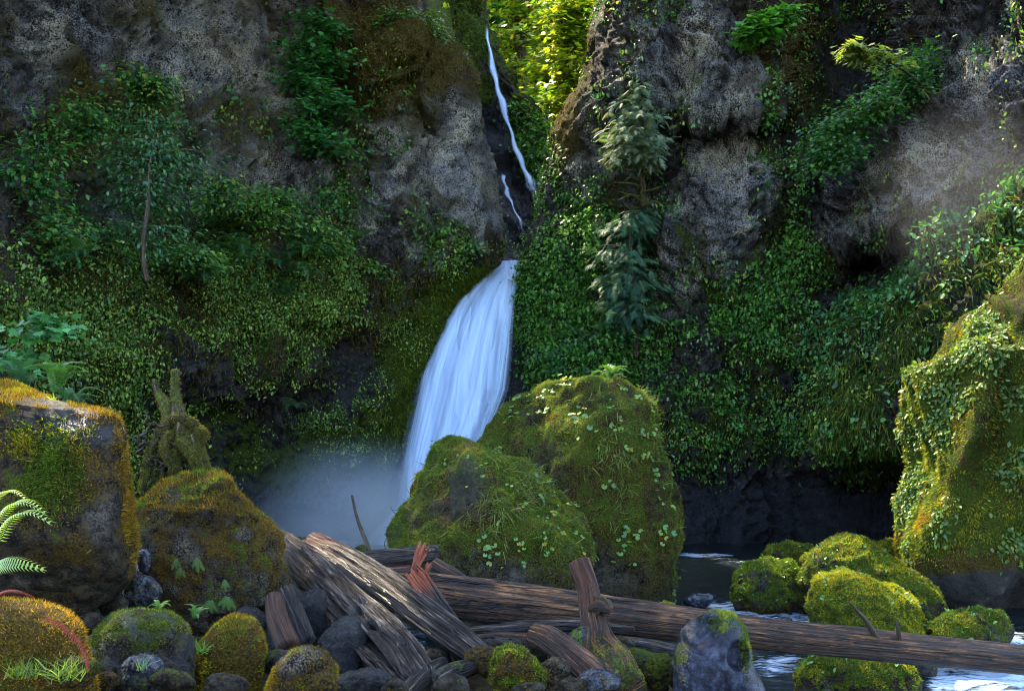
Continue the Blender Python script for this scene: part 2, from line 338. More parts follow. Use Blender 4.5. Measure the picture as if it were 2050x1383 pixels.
# right cliff -------------------------------------------------------
EDGE_R = [(-560, 1330), (-100, 1230), (30, 1196), (130, 1172), (170, 1158), (230, 1120), (265, 1098), (340, 1098), (410, 1094), (470, 1066), (520, 1050), (700, 1046), (800, 1048), (1120, 1052)]
def right_cliff():
    nu, nv = 600, 420
    u = np.linspace(0, 1, nu)[None, :]; v = np.linspace(0, 1, nv)[:, None]
    py = (-330 + 250 * v / .06) * (v < .06) + (-80 + 1200 * (v - .06) / .94) * (v >= .06) + 0 * u
    edge = ip(py, EDGE_R)
    a = np.clip((u - .13) / .87, 0, 1); wv = np.clip((.13 - u) / .13, 0, 1)
    ae = np.where(a < .93, a / .93 * .78, .78 + (a - .93) / .07 * .22)
    px = edge + (2400 - edge) * ae
    Y = ip(px, [(1040, 39), (1150, 37.5), (1400, 35.5), (1600, 35.5), (1750, 34.5), (1900, 32), (2150, 28), (2400, 20)])
    Y = Y - 1.6 * ss(1190, 1260, px) * ss(1560, 1500, px) * ss(262, 225, py)            # grey block
    Y = Y + 1.6 * blob(px, py, 1440, 262, 110, 22)
    Y = Y - 1.2 * blob(px, py, 1450, 450, 70, 200)
    Y = Y + 5.5 * ss(1530, 1620, px) * ss(1880, 1760, px) * ss(330, 220, py + (px - 1700) * .35)      # alcove
    over_low = ip(px, [(1500, 560), (1620, 510), (1750, 480), (1880, 440), (2025, 385), (2400, 300)])   # lower lip of the grey overhang
    bank_top = ip(px, [(1560, 740), (1640, 665), (1750, 610), (1850, 545), (1930, 490), (2025, 430), (2400, 250)])
    r = ss(1560, 1720, px)
    Y = Y - 2.2 * ss(1640, 1800, px) * ss(over_low + 12, over_low - 60, py) * ss(60, 330, py + (px - 1800) * .5)
    Y = Y + 2.4 * r * ss(over_low - 6, over_low + 30, py) * ss(bank_top + 6, bank_top - 22, py)
    Y = Y - 4.6 * ss(1590, 1720, px) * ss(bank_top - 10, bank_top + 50, py) * ss(920, 860, py + 0 * px) - .012 * r * np.clip(py - bank_top, 0, 300) * ss(940, 860, py)
    Y = Y + 3.0 * blob(px, py, 1770, 940, 95, 55) + 1.2 * blob(px, py, 1590, 930, 40, 120) + .8 * ss(900, 1000, py)
    t = np.clip((px - edge) / 100, 0, 1); low = ss(480, 600, py)
    Y = Y + (2.2 - 1.2 * low) * (1 - np.sqrt(np.maximum(1 - (1 - t) ** 2, 0)))
    Xe = (px - CX) / F * Y; dY = wv ** 1.5 * (18 - 13 * low)
    Y2 = Y + dY; px2 = CX + (Xe + dY * .03) / Y2 * F
    Zk = (HY - py) / F * Y; py2 = HY - Zk / Y2 * F
    Vv, FA, d = sheet(px2, py2, Y2, 1.0, 41.3, None, .3 + .7 * ss(0, 120, px - ip(py, EDGE_R)) * (wv <= 0))
    px, py, w_ = px2.ravel(), py2.ravel(), np.broadcast_to(wv, px2.shape).ravel()
    q = Vv; n1 = fbm(q * .35, 4); n2 = fbm(q * 1.1 + 30, 4)
    lich = np.zeros_like(px)
    for cx, c2, rx, ry, k in ((1390, 120, 110, 80, .8), (1490, 190, 60, 70, .9), (1185, 290, 40, 80, .8), (1440, 350, 60, 90, 1), (1450, 480, 40, 90, .9), (1350, 560, 70, 80, .8), (1880, 330, 130, 100, 1), (1980, 200, 90, 130, .8), (1760, 440, 90, 50, .9), (1900, 420, 100, 50, .8), (1330, 620, 50, 50, .5)):
        lich = np.maximum(lich, k * blob(px, py, cx, c2, rx, ry))
    lich = np.clip(.28 * ss(600, 420, py) + .7 * lich + .5 * n2 + .3 * n1 - .2 * ss(700, 900, py), 0, 1)
    alc = ss(1530, 1620, px) * ss(1880, 1780, px) * ss(340, 240, py + (px - 1700) * .35); lich = lich * (1 - .8 * alc)  # alcove shade painted in: lichen thinned here, darkened below through wet
    ob = ip(px, [(1500, 560), (1620, 510), (1750, 480), (1880, 440), (2025, 385), (2400, 300)]); bt = ip(px, [(1560, 740), (1640, 665), (1750, 610), (1850, 545), (1930, 490), (2025, 430), (2400, 250)])
    bank = ss(1590, 1720, px) * ss(bt - 15, bt + 20, py) * ss(930, 870, py)
    brown = np.clip(.42 + .4 * n1 - .45 * lich + .6 * blob(px, py, 1130, 230, 60, 90) + .5 * w_ + .5 * blob(px, py, 1560, 120, 90, 150) - .35 * ss(500, 650, py) + .15 * bank, 0, 1)
    green = np.clip(.22 + .5 * n1 + .3 * ss(330, 480, py) * ss(1750, 1550, px) - .5 * ss(900, 1000, py) + .42 * bank - .5 * lich - .4 * ss(1640, 1750, px) * ss(bt + 10, bt - 40, py), 0, 1)
    cave = ss(1600, 1720, px) * ss(ob - 10, ob + 30, py) * ss(bt + 5, bt - 25, py)  # hollow below the overhang, its shade painted through the wet share
    wet = np.clip(ss(890, 1010, py) * .9 + .6 * cave + .8 * blob(px, py, 1770, 945, 110, 60) + .6 * alc + .8 * blob(px, py, ip(py, EDGE_R), py, 14, 1) * ss(520, 560, py) + .3 * n2 * ss(500, 900, py), 0, 1)  # alcove and both hollows take painted shade; foot and fall edge are wet
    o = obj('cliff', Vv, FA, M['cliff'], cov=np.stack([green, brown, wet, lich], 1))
    tag(o, 'leaf covered cliff with grey overhangs and dark hollows filling the right of the gorge', kind='structure')
    return o, Vv, FA, px, py, lich, green, brown, wet, n1, n2, bank, cave
CR = right_cliff()

# gorge behind: slab under the upper fall, and the wooded slope far behind --------
def gorge():
    nu, nv = 130, 300
    u = np.linspace(0, 1, nu)[None, :]; v = np.linspace(0, 1, nv)[:, None]; py = -120 + 700 * v + 0 * u
    Lf = ip(py, [(-120, 860), (20, 900), (240, 940), (400, 960), (600, 980)]); Rt = ip(py, [(-120, 962), (20, 972), (60, 977), (110, 992), (170, 1036), (240, 1086), (300, 1120), (600, 1120)])
    px = Lf + (Rt - Lf) * u
    fl = ip(py, [(20, 968), (130, 986), (190, 1002), (290, 1032), (360, 1060), (410, 1082), (600, 1090)])
    Y = ip(py, [(20, 60), (240, 56), (430, 50), (600, 44)]) + 1.6 * ss(-10, 60, fl - px) * ss(180, 260, py) - 1.2 * ss(0, 50, px - fl) + 2 * ss(.85, 1, u) ** 2
    Vv, FA, d = sheet(px, py, Y, .6, 77.0)
    px, py, fl = px.ravel(), py.ravel(), fl.ravel(); n1 = fbm(Vv * .5, 4)
    wet = ss(-6, 14, fl - px) * ss(200, 250, py) + .6 * blob(px, py, 1030, 430, 50, 60)
    green = np.clip(.62 + .5 * n1 - .9 * wet, 0, 1)
    o = obj('cliff', Vv, FA, M['cliff'], cov=np.stack([green, .45 - .4 * wet, wet, .2 + 0 * px], 1))
    tag(o, 'mossy green slab and wet dark rock under the thin upper waterfall', kind='structure')
    return o, Vv, FA, px, py, green, wet
CG = gorge()
def lip():
    # rock behind the big fall
    nu, nv = 90, 200
    u = np.linspace(0, 1, nu)[None, :]; v = np.linspace(0, 1, nv)[:, None]; py = 505 + 620 * v + 0 * u
    Lf = ip(py, FL) - 75; Rt = np.maximum(ip(py, FR_) + 70, 1110); px = Lf + (Rt - Lf) * u
    Y = ip(py, FY) + 1.0 + 1.2 * (2 * u - 1) ** 4
    Vv, FA, d = sheet(px, py, Y, .3, 13.0)
    n1 = fbm(Vv * .8, 4)
    o = obj('cliff', Vv, FA, M['cliff'], cov=np.stack([.25 + .4 * n1, .2 + 0 * n1, .9 + 0 * n1, .2 + 0 * n1], 1))
    tag(o, 'dark wet rock face directly behind the big waterfall', kind='structure')
FL = [(505, 1012), (530, 1000), (548, 975), (570, 938), (600, 910), (640, 884), (690, 858), (760, 833), (860, 815), (950, 800), (1010, 790), (1100, 700)]
FR_ = [(505, 1040), (525, 1043), (560, 1039), (620, 1031), (700, 1027), (780, 1018), (850, 992), (900, 968), (960, 940), (1100, 930)]
FY = [(505, 43.5), (530, 41.8), (560, 40.6), (640, 39.2), (760, 38.2), (900, 37.4), (1100, 36.4)]
lip()
def hill():
    nu, nv = 80, 60
    x = np.linspace(-60, 60, nu)[None, :]; t = np.linspace(0, 1, nv)[:, None]
    Y = 62 + 45 * t + 0 * x; Z = 8 + 115 * t + .0 * x + .06 * np.abs(x)
    V = np.stack([x + 0 * t, Y, Z], -1).reshape(-1, 3); V[:, 2] += 2 * fbm(V * .08, 4)
    n = fbm(V * .3, 3)
    o = obj('hill', V, gridfaces(nu, nv), M['cliff'], cov=np.stack([.5 + .4 * n, .5 + 0 * n, .2 + 0 * n, 0 * n], 1)); tag(o, kind='structure')
hill()

# ------------------------------------------------------------------ water
def water_mat():
    m = bpy.data.materials.new('stream_water'); t, b = nodes(m); out = t.nodes['Material Output']
    co = N(t, 'ShaderNodeNewGeometry').outputs['Position']
    at = N(t, 'ShaderNodeAttribute', attribute_name='cov'); sep = N(t, 'ShaderNodeSeparateColor'); lk(t, at.outputs[0], sep.inputs[0])
    mp_ = N(t, 'ShaderNodeMapping'); lk(t, co, mp_.inputs[0]); mp_.inputs['Scale'].default_value = (1.1, 4.5, 1); mp_.inputs['Rotation'].default_value = (0, 0, .22)
    s1, s2 = noise(t, mp_.outputs[0], 1.3, 6, .62, .8), noise(t, mp_.outputs[0], 5, 5, .6, .5)
    fo = smooth01(t, math_(t, 'ADD', sep.outputs[0], math_(t, 'MULTIPLY', math_(t, 'SUBTRACT', math_(t, 'ADD', math_(t, 'MULTIPLY', s1, .6), math_(t, 'MULTIPLY', s2, .4)), .5), 3.6)), .4, 1.05)
    bn = N(t, 'ShaderNodeBump', Strength=.5, Distance=.09); lk(t, math_(t, 'ADD', s1, math_(t, 'MULTIPLY', s2, .4)), bn.inputs['Height'])
    gl = N(t, 'ShaderNodeBsdfGlossy', Roughness=.08); gl.inputs[0].default_value = (.9, .95, 1, 1); lk(t, bn.outputs[0], gl.inputs['Normal'])
    tr = N(t, 'ShaderNodeBsdfTransparent'); tr.inputs[0].default_value = (.05, .055, .035, 1)
    df = N(t, 'ShaderNodeBsdfDiffuse'); df.inputs[0].default_value = (.012, .018, .02, 1)
    fr = N(t, 'ShaderNodeFresnel', IOR=1.33); lk(t, bn.outputs[0], fr.inputs['Normal'])
    m0 = N(t, 'ShaderNodeMixShader'); m0.inputs[0].default_value = .7; lk(t, tr.outputs[0], m0.inputs[1]); lk(t, df.outputs[0], m0.inputs[2])
    m1 = N(t, 'ShaderNodeMixShader'); lk(t, fr.outputs[0], m1.inputs[0]); lk(t, m0.outputs[0], m1.inputs[1]); lk(t, gl.outputs[0], m1.inputs[2])
    b.inputs['Base Color'].default_value = (.4, .48, .58, 1); b.inputs['Roughness'].default_value = .5; lk(t, bn.outputs[0], b.inputs['Normal'])
    m2 = N(t, 'ShaderNodeMixShader'); lk(t, fo, m2.inputs[0]); lk(t, m1.outputs[0], m2.inputs[1]); lk(t, b.outputs[0], m2.inputs[2]); lk(t, m2.outputs[0], out.inputs[0])
    return m
M['water'] = water_mat()
def water():
    xs = np.linspace(-16, 18, 260); ys = np.linspace(9.5, 43, 300); X, Y = np.meshgrid(xs, ys); X, Y = X.ravel(), Y.ravel()
    px = CX + X / Y * F
    drop = ss(20.5, 14.5, Y); Z = -.45 * drop
    py = HY + (CH - Z) / Y * F
    rap = np.clip(blob(px, py, 1560, 1232, 130, 30) + .75 * blob(px, py, 1430, 1212, 70, 18) + .9 * blob(px, py, 1560, 1330, 110, 40) + 1.0 * ss(1820, 1880, px) * ss(1318, 1335, py) + 1.1 * blob(px, py, 2035, 1290, 40, 40) + .3 * blob(px, py, 1640, 1190, 20, 60)
                  + 1.0 * blob(px, py, 1400, 1111, 90, 5) + .6 * blob(px, py, 1500, 1122, 100, 7) + .35 * blob(px, py, 1420, 1130, 60, 8) + .9 * blob(px, py, 700, 1085, 160, 14) + .25 * blob(px, py, 1450, 1095, 160, 14) + .3 * blob(px, py, 1900, 1195, 90, 12), 0, 1.4)
    p = np.stack([X, Y, 0 * X], 1)
    Z = Z + rap * (.10 * fbm(p * [1.2, 2.5, 1], 3)) + .015 * fbm(p * [1.5, 3, 1], 3)
    o = obj('water', np.stack([X, Y, Z], 1), gridfaces(len(xs), len(ys)), M['water'], cov=np.stack([rap * 1.35 - .5, 0 * X, 0 * X], 1)); tag(o, kind='structure')
water()
def fall_mat(name, dens, sx, sy, col=(.6, .76, 1.0), edge=.12):
    m = bpy.data.materials.new(name); t, b = nodes(m); out = t.nodes['Material Output']
    uv = N(t, 'ShaderNodeUVMap').outputs[0]; mp_ = N(t, 'ShaderNodeMapping'); lk(t, uv, mp_.inputs[0]); mp_.inputs['Scale'].default_value = (sx, sy, 1)
    mp2 = N(t, 'ShaderNodeMapping'); lk(t, uv, mp2.inputs[0]); mp2.inputs['Scale'].default_value = (sx * .22, sy * 1.3, 1)
    s1, s2 = noise(t, mp_.outputs[0], 1, 5, .6, .25), noise(t, mp2.outputs[0], 1, 4, .5, .2)
    at = N(t, 'ShaderNodeAttribute', attribute_name='cov'); sep = N(t, 'ShaderNodeSeparateColor'); lk(t, at.outputs[0], sep.inputs[0])
    a = math_(t, 'ADD', math_(t, 'MULTIPLY', s1, .9), math_(t, 'MULTIPLY', s2, .9))
    a = math_(t, 'ADD', math_(t, 'SUBTRACT', a, .9), math_(t, 'MULTIPLY', sep.outputs[0], dens))
    a = smooth01(t, a, .0, .95)
    lk(t, mix(t, smooth01(t, s1, .3, .7), tuple(c * .86 for c in col), col), b.inputs['Base Color']); b.inputs['Roughness'].default_value = .7
    bn = N(t, 'ShaderNodeBump', Strength=.22, Distance=.25); lk(t, math_(t, 'ADD', s1, s2), bn.inputs['Height']); lk(t, bn.outputs[0], b.inputs['Normal'])
    tl = N(t, 'ShaderNodeBsdfTranslucent'); tl.inputs[0].default_value = (*col, 1)
    m0 = N(t, 'ShaderNodeMixShader'); m0.inputs[0].default_value = .3; lk(t, b.outputs[0], m0.inputs[1]); lk(t, tl.outputs[0], m0.inputs[2])
    tr = N(t, 'ShaderNodeBsdfTransparent'); m1 = N(t, 'ShaderNodeMixShader'); lk(t, a, m1.inputs[0]); lk(t, tr.outputs[0], m1.inputs[1]); lk(t, m0.outputs[0], m1.inputs[2])
    lk(t, m1.outputs[0], out.inputs[0]); return m
M['fall'] = fall_mat('falling_water', 1.6, 16, .7); M['fall2'] = fall_mat('falling_water_veil', .75, 34, 1.2); M['thin'] = fall_mat('thin_falling_water', 1.05, 5, 2.0)
def fall():
    root = put('waterfall', None, None, P(760, 1090, 36.5)); tag(root, 'big silky blue white waterfall plunging out of the narrow cleft into the pool', 'waterfall')
    nu, nv = 90, 160
    for k, (nm, mat, off, grow) in enumerate((('main_curtain', M['fall'], 0, 0), ('outer_veil', M['fall2'], -.35, 8), ('inner_veil', M['fall2'], .35, 14))):
        u = np.linspace(0, 1, nu)[None, :]; v = np.linspace(0, 1, nv)[:, None]; py = 522 + 580 * v + 0 * u
        L, Rr = ip(py, FL) - grow * v, ip(py, FR_) + grow * .5 * v; px = L + (Rr - L) * u
        Y = ip(py, FY) + off * v - .9 * np.sin(np.pi * u) * ss(0, .25, v) + .12 * np.sin(u * 23 + k) * ss(0, .2, v)
        V = np.stack([(px - CX) / F * Y, Y, CH + (HY - py) / F * Y], -1).reshape(-1, 3)
        V[:, 1] += .22 * fbm(V * [1.2, 0, .12] + k * 9, 3)
        e = np.minimum(u, 1 - u) + 0 * v; den = ss(-.02, .24 - .14 * np.maximum(0, 1 - v * 4), e) * (1 - .25 * ss(.8, 1, v)) * (.75 + .25 * ss(0, .04, v))
        den = den * (1 - .3 * ss(.8, .97, u) * ss(.25, .5, v))
        o = obj(nm, V, gridfaces(nu, nv), mat, root, cov=den.reshape(-1, 1), uv=np.stack([(u + 0 * v).ravel(), (v + 0 * u).ravel()], 1))
def strip(name, pts, label, mat=None, parent=None, n=120, nu=9):
    """a thin ribbon of falling water along px, py, depth, width(px)"""
    pts = np.array(pts, float); s = np.linspace(0, len(pts) - 1, n); k = np.arange(len(pts))
    px, py, Y, wd = (np.interp(s, k, pts[:, i]) for i in range(4)); u = np.linspace(-1, 1, nu)
    px = px[:, None] + u * wd[:, None] / 2 * (1.15 + .35 * np.sin(s * 3.1 + 1))[:, None] + 1.3 * np.sin(s * 5)[:, None]; Y = Y[:, None] - .25 * (1 - u ** 2); py = py[:, None] + 0 * u
    V = np.stack([(px - CX) / F * Y, Y, CH + (HY - py) / F * Y], -1).reshape(-1, 3)
    den = (1 - np.abs(u) ** 1.5)[None] * np.ones((n, 1)); den *= (.95 + .12 * np.sin(np.linspace(0, 1, n) * 21))[:, None] * ss(0, .12, np.linspace(0, 1, n))[:, None] * ss(1.02, .7, np.linspace(0, 1, n))[:, None]
    o = obj(name, V, gridfaces(nu, n), mat or M['thin'], None, V[-1], cov=den.reshape(-1, 1), uv=np.stack([np.tile((u + 1) / 2, n), np.repeat(np.linspace(0, 1, n) * 4, nu)], 1))
    return tag(o, label, 'waterfall')
fall()
strip('waterfall', [(971, 40, 58.5, 6), (977, 80, 58, 8), (985, 130, 57, 11), (993, 165, 56, 13), (1003, 200, 55, 12), (1018, 250, 54, 11), (1032, 295, 53, 10), (1046, 330, 52, 13), (1060, 360, 51, 17), (1072, 385, 50, 22), (1080, 425, 49, 30)],
      'long thin white ribbon of water sliding down the slab high in the cleft')
strip('waterfall', [(1004, 345, 50.5, 7), (1010, 365, 50, 10), (1015, 385, 49.5, 9), (1025, 410, 48.5, 6), (1040, 440, 47.5, 7), (1050, 470, 46.5, 6)],
      'short faint trickle on the dark rock, below and beside the thin upper waterfall')
def mist():
    bm = bmesh.new(); bmesh.ops.create_icosphere(bm, subdivisions=4, radius=1)
    c = P(725, 1050, 33.2); me = bpy.data.meshes.new('mist'); bm.to_mesh(me); bm.free()
    o = put('mist', me, None, c); o.scale = (5.4, 2.0, 3.8); tag(o, 'pale blue spray drifting at the foot of the big waterfall', 'mist', kind='stuff')
    m = bpy.data.materials.new('spray'); t, b = nodes(m); t.nodes.remove(b)
    tc = N(t, 'ShaderNodeTexCoord').outputs['Object']; ln = N(t, 'ShaderNodeVectorMath', operation='LENGTH'); lk(t, tc, ln.inputs[0])
    nz = noise(t, tc, 1.3, 3); ln2 = math_(t, 'MULTIPLY', ln.outputs[1], ln.outputs[1])
    d = math_(t, 'MULTIPLY', math_(t, 'POWER', math_(t, 'SUBTRACT', 1.0, ln2, True), 2.5), math_(t, 'MULTIPLY', math_(t, 'SUBTRACT', nz, .22, True), 3.0))
    vs = N(t, 'ShaderNodeVolumeScatter'); vs.inputs['Color'].default_value = (.72, .84, 1, 1); lk(t, math_(t, 'MULTIPLY', d, .8), vs.inputs['Density'])
    lk(t, vs.outputs[0], t.nodes['Material Output'].inputs['Volume']); me.materials.append(m)
mist()
# ------------------------------------------------------------------ boulders
_ico = {}
def ico(n):
    if n not in _ico:
        bm = bmesh.new(); bmesh.ops.create_icosphere(bm, subdivisions=n, radius=1)
        _ico[n] = (np.array([v.co[:] for v in bm.verts]), np.array([[v.index for v in f.verts] for f in bm.faces])); bm.free()
    return _ico[n]
def shape(outline, Y, depth, e=.7, sub=6, amp=.06, seed=0, planes=(), pits=(), rough=1.0, freq=1.0, folds=0.0):
    """a stone whose outline (px, py at depth Y) is given and whose body bulges to both sides of that plane"""
    o = np.array(outline, float); c = (o.min(0) + o.max(0)) / 2; q = o - c; q[:, 1] *= -1
    th = np.linspace(-np.pi, np.pi, 361); a, b = q, np.roll(q, -1, 0); Rr = np.zeros(361)
    for k, t in enumerate(th):
        d = np.array([math.cos(t), math.sin(t)]); e_ = b - a; den = d[0] * e_[:, 1] - d[1] * e_[:, 0]
        den = np.where(np.abs(den) < 1e-9, 1e-9, den); tt = (a[:, 0] * e_[:, 1] - a[:, 1] * e_[:, 0]) / den; s = (a[:, 0] * d[1] - a[:, 1] * d[0]) / den
        ok = (tt > 0) & (s >= -1e-6) & (s <= 1 + 1e-6); Rr[k] = tt[ok].max() if ok.any() else 1
    ker = np.array([1, 2, 3, 2, 1.]) / 9; Rr = np.convolve(np.concatenate([Rr[-6:-1], Rr, Rr[1:6]]), ker, 'same')[5:-5]
    D, FA = ico(sub); t = np.arctan2(D[:, 2], D[:, 0]); sp = np.hypot(D[:, 0], D[:, 2]).clip(1e-6, 1); rr = np.interp(t, th, Rr) * sp ** e * Y / F
    C = P(c[0], c[1], Y)
    V = C + np.stack([np.cos(t) * rr, np.sign(D[:, 1]) * np.abs(D[:, 1]) ** e * depth, np.sin(t) * rr], 1)
    V = V + (V[:, 1] - Y)[:, None] * np.array([C[0] / Y, 0, (C[2] - CH) / Y])      # its long axis runs away from the viewer
    for n, dist in planes:
        n = np.array(n, float); n /= np.linalg.norm(n); k = (V - C) @ n - dist; V = V - np.where(k > 0, k * .88, 0)[:, None] * n
    sz = (o.max(0) - o.min(0)).mean() * Y / F
    for cx, c2, r in pits:
        pc = P(cx, c2, Y - depth * .8); rr_ = r * Y / F; dd = np.linalg.norm((V - pc) * [1, .35, 1], axis=1)
        V = V + np.array([0, 1, -.25]) * (1.7 * rr_ * np.exp(-(dd / rr_) ** 5))[:, None]
    N_ = vnormals(V, FA); qn = V / sz * freq + seed * 7.3
    dsp = amp * sz * (1.0 * fbm(qn * 2.2, 3) + .55 * ridged(qn * 4.5, 3) - .3 + rough * .3 * fbm(qn * 14, 3))
    if folds: dsp = dsp + folds * (ridged(V * [.55, .55, .16] + 3, 3) - .6)
    V = V + N_ * dsp[:, None]
    return V, FA, vnormals(V, FA), sz
def nz(V, s): return fbm(V * s, 4)
def boulder(name, outline, Y, depth, label, cat='boulder', group=None, mat='boulder', cov=None, **k):
    V, FA, Nn, sz = shape(outline, Y, depth, **k)
    px = CX + V[:, 0] / V[:, 1] * F; py = HY - (V[:, 2] - CH) / V[:, 1] * F
    n1, n2 = nz(V, 2.5 / sz), nz(V, 7 / sz)
    cv = cov(px, py, V, Nn, n1, n2) if cov else (.3 + .5 * Nn[:, 2], .5 + .3 * n1, .25 + 0 * n1, .3 + 0 * n1)
    cv = np.clip(np.stack([c + 0 * px for c in cv], 1), 0, 1)
    o = obj(name, V, FA, M[mat], None, (V[:, 0].mean(), V[:, 1].mean(), V[:, 2].min()), cov=cv); tag(o, label, cat, group)
    return dict(o=o, V=V, F=FA, N=Nn, px=px, py=py, cov=cv, n1=n1, n2=n2, sz=sz)
GOLD = [(.2, .12, .012), (.26, .17, .02), (.13, .1, .012), (.3, .15, .02)]
GRN = [(.07, .13, .015), (.12, .18, .02), (.045, .085, .012), (.19, .2, .025)]
YEL = [(.36, .32, .015), (.24, .28, .015), (.42, .34, .02), (.14, .22, .015)]
def fuzz(b, wt, n, size, cols, up=.5, tpl='tuft', jit=.5, name='moss', hang=0.0):
    """short moss blades standing out of a stone"""
    fc = ((b['N'] * (np.array([0, 0, CH]) - b['V'])).sum(1) > -.2 * np.linalg.norm(b['V'], axis=1))
    w_ = np.clip(wt, 0, 1) * fc
    if w_.sum() < 1e-6: return
    p, nn, vi = scatter(b['V'], b['F'], w_, n)
    d = nn + np.array([0, 0, up - hang])
    cl = fbm(p * (2.2 / max(size * 4, .08)) * .25, 3); pal = np.asarray(cols); k_ = np.clip(((cl + .55) / 1.1 * len(pal) + R.normal(size=n) * .8).astype(int), 0, len(pal) - 1); cols = pal[k_]
    return leaves(name, p - nn * .15 * size, d, np.cross(d, R.normal(size=d.shape)), size * R.uniform(.5, 1.3, n), tpl, cols, M['moss'], b['o'], jit)

# the two great mossy boulders in the pool
def cov_big(px, py, V, Nn, n1, n2):
    up = Nn[:, 2]; g = .5 + .45 * up + .5 * n1; low = ss(1060, 1180, py)
    return g - .5 * low, .62 + .3 * n1 - .25 * low, .15 + .8 * ss(.35, .0, V[:, 2]) + .25 * (n2 > .35), .12 + .4 * low * ss(1120, 1250, px)
B1 = boulder('mossy_boulder', [(955, 890), (985, 850), (1010, 820), (1040, 795), (1080, 778), (1140, 768), (1200, 765), (1245, 775), (1280, 800), (1300, 830), (1315, 870), (1330, 920), (1340, 970), (1347, 1030), (1340, 1100), (1335, 1160), (1330, 1240), (1200, 1250), (1050, 1240), (960, 1150), (940, 1000)], 20.5, 1.9,
             'tallest round mossy boulder in the pool, fern and round leaves on its crown', mat='boulder_far', cov=cov_big, e=.72, amp=.042, seed=1, planes=(((-.55, -.6, .45), 1.75), ((.2, -.9, -.1), 1.75)))
B2 = boulder('mossy_boulder', [(788, 1050), (790, 1000), (815, 965), (840, 925), (865, 895), (900, 877), (925, 878), (942, 895), (970, 915), (1000, 918), (1050, 922), (1085, 950), (1110, 980), (1140, 1010), (1165, 1040), (1180, 1080), (1180, 1130), (1182, 1240), (1100, 1250), (900, 1250), (805, 1230), (788, 1120)], 17.6, 1.5,
             'lower mossy boulder with grass tufts, in front of the tallest boulder', mat='boulder_far', cov=lambda px, py, V, Nn, n1, n2: (.55 + .35 * Nn[:, 2] + .5 * n1 - .6 * ss(1080, 1170, py) - .5 * blob(px, py, 930, 950, 45, 70) - .4 * blob(px, py, 900, 1020, 60, 40), .62 + .3 * n1 - .25 * ss(1080, 1150, py), .2 + .6 * blob(px, py, 930, 960, 40, 60) + .3 * (n2 > .3), .4 + 0 * px), e=.74, amp=.05, seed=2, planes=(((-.5, -.6, .62), 1.25), ((.6, -.5, .6), 1.3)))
BGR = [(.055, .09, .012), (.1, .16, .02), (.16, .22, .025), (.12, .19, .02), (.24, .25, .03), (.17, .14, .03)]
for b, n in ((B1, 75000), (B2, 60000)):
    w_ = np.clip(b['cov'][:, 0] * 1.3 + .25 * b['cov'][:, 1], 0, 1) * ss(1240, 1150, b['py'])
    fuzz(b, w_, n, .05, BGR, .3, hang=.6, jit=.45)
    # fine drooping grass
    wg = (blob(b['px'], b['py'], 1010, 1000, 110, 60) if b is B2 else blob(b['px'], b['py'], 1260, 880, 70, 130) + .5 * blob(b['px'], b['py'], 1080, 880, 80, 50)) * np.clip(b['n1'] + .5, 0, 1)
    p, nn, _ = scatter(b['V'], b['F'], wg * (b['N'][:, 1] < .1), 2000); d = nn + [0, 0, .1]
    cl = fbm(p * 1.6, 2); k = cl > .05; p, nn, d = p[k], nn[k], d[k]
    leaves('grass', p, d + np.array([0, 0, -1.2]) * R.random((len(p), 1)), nn, R.uniform(.12, .32, len(p)), 'blade', [(.09, .15, .03), (.15, .2, .05), (.2, .19, .06)], M['moss'], b['o'], .45)
leafmesh = []
for col in ((.17, .3, .05), (.12, .26, .06), (.2, .3, .05), (.1, .22, .08), (.33, .27, .03)):
    T, TF = TPL['round']; c = np.repeat([col], len(T), 0) * (1 - .3 * np.linalg.norm(T[:, :2], axis=1)[:, None])
    leafmesh.append(mesh_np('leaf', T, TF, M['leaf'], cov=c, smooth=False))
def leaf_parts(b, wt, n, size, name='leaf'):
    p, nn, _ = scatter(b['V'], b['F'], wt * (b['N'][:, 1] < .25), n); org = LOC[b['o'].name]
    seedp = p.copy()
    for i in range(n):
        if i % 3: p[i] = p[i - i % 3] + R.normal(size=3) * size * .9; nn[i] = nn[i - i % 3]
        z = Vector(tuple(unit(nn[i] * .8 + np.array([0, -.15, .55]) + R.normal(size=3) * .25)))
        q = z.to_track_quat('Z', 'Y') @ Matrix.Rotation(random.uniform(0, 6.28), 3, 'Z').to_quaternion()
        o = put(name, leafmesh[random.choice((0, 0, 1, 1, 2, 3, 4) if i % 4 else (0, 1, 2, 3))], b['o'], p[i] + nn[i] * .06 - org)
        o.rotation_mode = 'QUATERNION'; o.rotation_quaternion = q; o.scale = (size * random.uniform(.6, 1.25),) * 3
leaf_parts(B1, (blob(B1['px'], B1['py'], 1120, 800, 120, 40) + .9 * blob(B1['px'], B1['py'], 1260, 900, 80, 150) + .4 * blob(B1['px'], B1['py'], 1330, 1050, 20, 120) + .6 * blob(B1['px'], B1['py'], 1270, 1090, 30, 30)), 290, .12)
leaf_parts(B2, (.35 * ss(1200, 1100, B2['py']) * ss(880, 1000, B2['px']) + blob(B2['px'], B2['py'], 1090, 1080, 60, 60) + .5 * blob(B2['px'], B2['py'], 1080, 960, 60, 40) + .3 * blob(B2['px'], B2['py'], 900, 900, 50, 30)), 190, .09)

